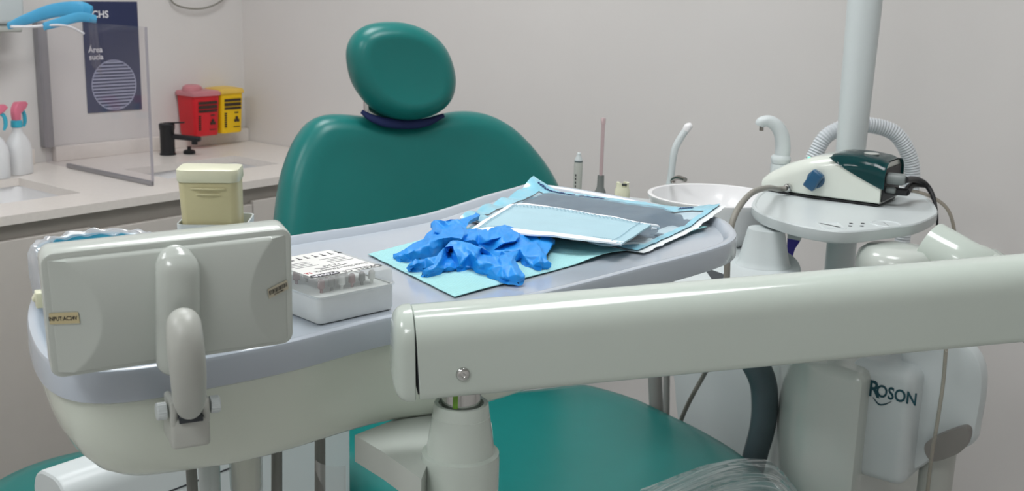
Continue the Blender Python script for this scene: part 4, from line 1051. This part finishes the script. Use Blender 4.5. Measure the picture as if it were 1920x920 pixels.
bm = B(); tube(bm, [tail(.022, .022, .014), D(1710, 358, 1.72), D(1745, 368, 1.73), D(1775, 390, 1.73), D(1788, 425, 1.73), D(1792, 480, 1.74), D(1786, 540, 1.62), D(1775, 640, 1.52), D(1768, 720, 1.51), D(1756, 800, 1.51), D(1746, 860, 1.51), D(1735, 960, 1.51)], .0028, 10)
obj('water_tube', bm, M['tubec'], sc_, 60, label='clear water tube')

# violet and white strip hanging under the shelf
vp = [D(1478, 425, 1.76), D(1506, 432, 1.76), D(1500, 452, 1.76), D(1490, 468, 1.76), D(1483, 488, 1.76), D(1477, 480, 1.76)]
def strip(pts):
    bm = B(); n = V((0, .006, 0)); rings(bm, [pts, [p + n for p in pts]]); return bm
t_ = thing('hanging_packet', 'white and violet packet hanging below the round shelf beside the cone', 'packet', D(1483, 488, 1.76))
obj('packet_top', strip([D(1478, 415, 1.76), D(1512, 421, 1.76), D(1506, 438, 1.76), D(1501, 451, 1.76), D(1478, 447, 1.76)]), M['white2'], t_, 0)
obj('packet_tip', strip([D(1478, 447, 1.7605), D(1501, 451, 1.7605), D(1491, 466, 1.7605), D(1484, 487, 1.7605), D(1476, 478, 1.7605)]), M['violet'], t_, 0)

# assistant holder with instruments
hyy = 1.86
ha, hb_ = D(1085, 366, hyy), D(1222, 380, hyy)
ah_ = thing('instrument_holder', 'white instrument holder bar behind the tray', 'instrument holder', (ha + hb_) / 2 - ez * .06)
hm_ = frame((ha + hb_) / 2 + V((.02, 0, -.012)), (hb_ - ha) * 1.0, ez)
hlen = (hb_ - ha).length + .14
bm = B(); box(bm, hm_ @ T(0, .0, 0), hlen, .075, .022, .008); obj('holder_bar', bm, M['white2'], ah_)
bm = B(); tube(bm, [hm_ @ V((hlen / 2 - .02, 0, -.008)), hm_ @ V((hlen / 2 + .03, .03, -.05)), V((bc_.x, bc_.y + .02, dz - .02))], .018, 14); obj('holder_arm', bm, M['white2'], ah_)
def upright(u0, v0, u1, v1, y): return D(u0, v0, y), D(u1, v1, y)
# scaler handpiece
a, b = upright(1082, 372, 1087, 286, 1.84)
t_ = thing('handpiece', 'grey dental handpiece with a pointed tip standing in the holder', 'handpiece', a)
HMx = frame(a, V((1, 0, 0)), b - a); hl = (b - a).length
obj('handle', lathe(B(), [(.0058, 0), (.0068, .006), (.0072, hl * .76), (.0066, hl * .8)], HMx, 20), M['grey'], t_)
obj('ring', lathe(B(), [(.0070, hl * .8), (.0070, hl * .825)], HMx, 20), M['arm'], t_)
obj('tip', lathe(B(), [(.0064, hl * .826), (.0056, hl * .88), (.0036, hl * .93), (.0032, hl * .99), (.0022, hl)], HMx, 20), M['white2'], t_)
bm = B()
for k in range(5): box(bm, HMx @ Matrix.Rotation(math.radians(-35), 4, 'Z') @ T(0, -.0071, hl * (.2 + k * .08)), .002, .0006, hl * .05)
obj('print_marks', bm, M['inkb'], t_, 0)
# saliva ejector
a, b = D(1125, 366, hyy), D(1148, 222, hyy)
t_ = thing('saliva_ejector', 'rose translucent saliva ejector tube in a grey socket', 'saliva ejector', a)
EX = frame(a, V((1, 0, 0)), b - a); el = (b - a).length
obj('socket', lathe(B(), [(.0095, 0), (.0095, .006), (.006, .014), (.0055, el * .26)], EX, 20), M['gtip'], t_)
obj('straw', lathe(B(), [(.0026, el * .262), (.003, el * .3), (.003, el * .92)], EX, 14), M['rose'], t_)
obj('end_cap', lathe(B(), [(.0038, el * .921), (.004, el * .985), (.003, el)], EX, 14), M['rose'], t_)
# cream socket cap
a = D(1166, 374, 1.80); cm2 = frame(a, V((1, .2, 0)), ez)
t_ = thing('cream_socket', 'short cream plastic socket with a notched rim on the holder', 'socket', a)
bm = B(); n = 40; prof = [(.0105, 0), (.0125, .002), (.0125, .016), (.0105, .02), (.0105, .0285)]
rings(bm, [[cm2 @ V((r * math.cos(2 * PI * i / n), r * math.sin(2 * PI * i / n), z - (.006 if k >= 4 and (i % 20) in (8, 9, 10, 11, 12) else 0))) for i in range(n)] for k, (r, z) in enumerate(prof + [(.007, .0285), (.007, .012)])], True, True)
obj('socket_body', bm, M['creaml'], t_, 40)
obj('socket_slot', box(B(), cm2 @ T(.0, -.0085, .026), .008, .005, .003), M['gap'], t_, 0)
# high volume suction tip
t_ = thing('suction_tip', 'white bent suction tip standing behind the bowl', 'suction tip', D(1256, 345, 1.92))
bm = B(); tube(bm, [D(1254, 350, 1.92), D(1258, 330, 1.92), D(1264, 285, 1.92), D(1274, 262, 1.92), D(1286, 244, 1.92)], [.0058, .006, .0062, .0062, .006], 18)
obj('suction_tube', bm, M['white2'], t_, 60)
bm = B(); tube(bm, [D(1285.5, 245, 1.92), D(1290, 238, 1.92), D(1297, 234, 1.92)], [.0064, .007, .0045], 18); obj('bevelled_mouth', bm, M['basin'], t_, 60)
# pipes seen under the arm, left of the side cover
bm = B(); tube(bm, [D(1226, 560, 1.95), D(1228, 700, 1.95), D(1232, 800, 1.95), D(1236, 960, 1.95)], .013, 18)
tube(bm, [D(1250, 560, 1.92), D(1250, 700, 1.92), D(1248, 900, 1.92)], .006, 12)
obj('drain_pipe', bm, M['pipe'], None, 60, label='grey drain pipe between the chair seat and the white side cover', cat='pipe')

# slim white cabinet below the tray
c0 = D(93, 897, 1.25); zt2 = D(93, 886, 1.25).z
SB = frame(V((c0.x, c0.y, 0)), e1, ez); sl_ = .46
t_ = thing('slim_cabinet', 'slim white cabinet with a rounded top edge below the instrument tray', 'cabinet', SB @ V((sl_ / 2, 0, 0)))
bm = B()
def bs(x, k=0):
    h, w = zt2, .075; r = .03
    o = [(-w / 2 + k, .0), (w / 2 - k, .0)]
    o += [(w / 2 - r + (r - k) * math.cos(math.radians(a)), h - r + (r - k) * math.sin(math.radians(a))) for a in range(0, 91, 10)]
    o += [(-w / 2 + r + (r - k) * math.cos(math.radians(a)), h - r + (r - k) * math.sin(math.radians(a))) for a in range(90, 181, 10)]
    return [SB @ V((x, y, z)) for y, z in o]
rings(bm, [bs(-.002, .004), bs(0, .001), bs(.003), bs(sl_ - .003), bs(sl_, .002)])
obj('cabinet_shell', bm, M['white2'], t_, 30)
obj('seam', box(B(), SB @ T(sl_ / 2 + .05, -.0377, zt2 - .062), sl_ - .12, .001, .0022), M['gap'], t_, 0)

# ================================================================== WORLD, CAMERA, LOOK
wd = bpy.data.worlds.new('world'); SC.world = wd; wd.use_nodes = True
wd.node_tree.nodes['Background'].inputs[0].default_value = (.6, .65, .7, 1); wd.node_tree.nodes['Background'].inputs[1].default_value = .3
cd = bpy.data.cameras.new('camera'); cam = bpy.data.objects.new('camera', cd); COL.objects.link(cam); SC.camera = cam
cd.sensor_width = 36; cd.lens = FPX / 1920 * 36; cd.clip_start = .02
mw = Matrix.Identity(4)
for i, a in enumerate((Rt, Up, -Fw)):
    for j in range(3): mw[j][i] = a[j]
mw.translation = CP; cam.matrix_world = mw
cd.dof.use_dof = True; cd.dof.focus_distance = .98; cd.dof.aperture_fstop = 19
vs_ = SC.view_settings; vs_.view_transform = 'Standard'; vs_.look = 'None'; vs_.exposure = 0; vs_.gamma = 1; vs_.use_curve_mapping = False
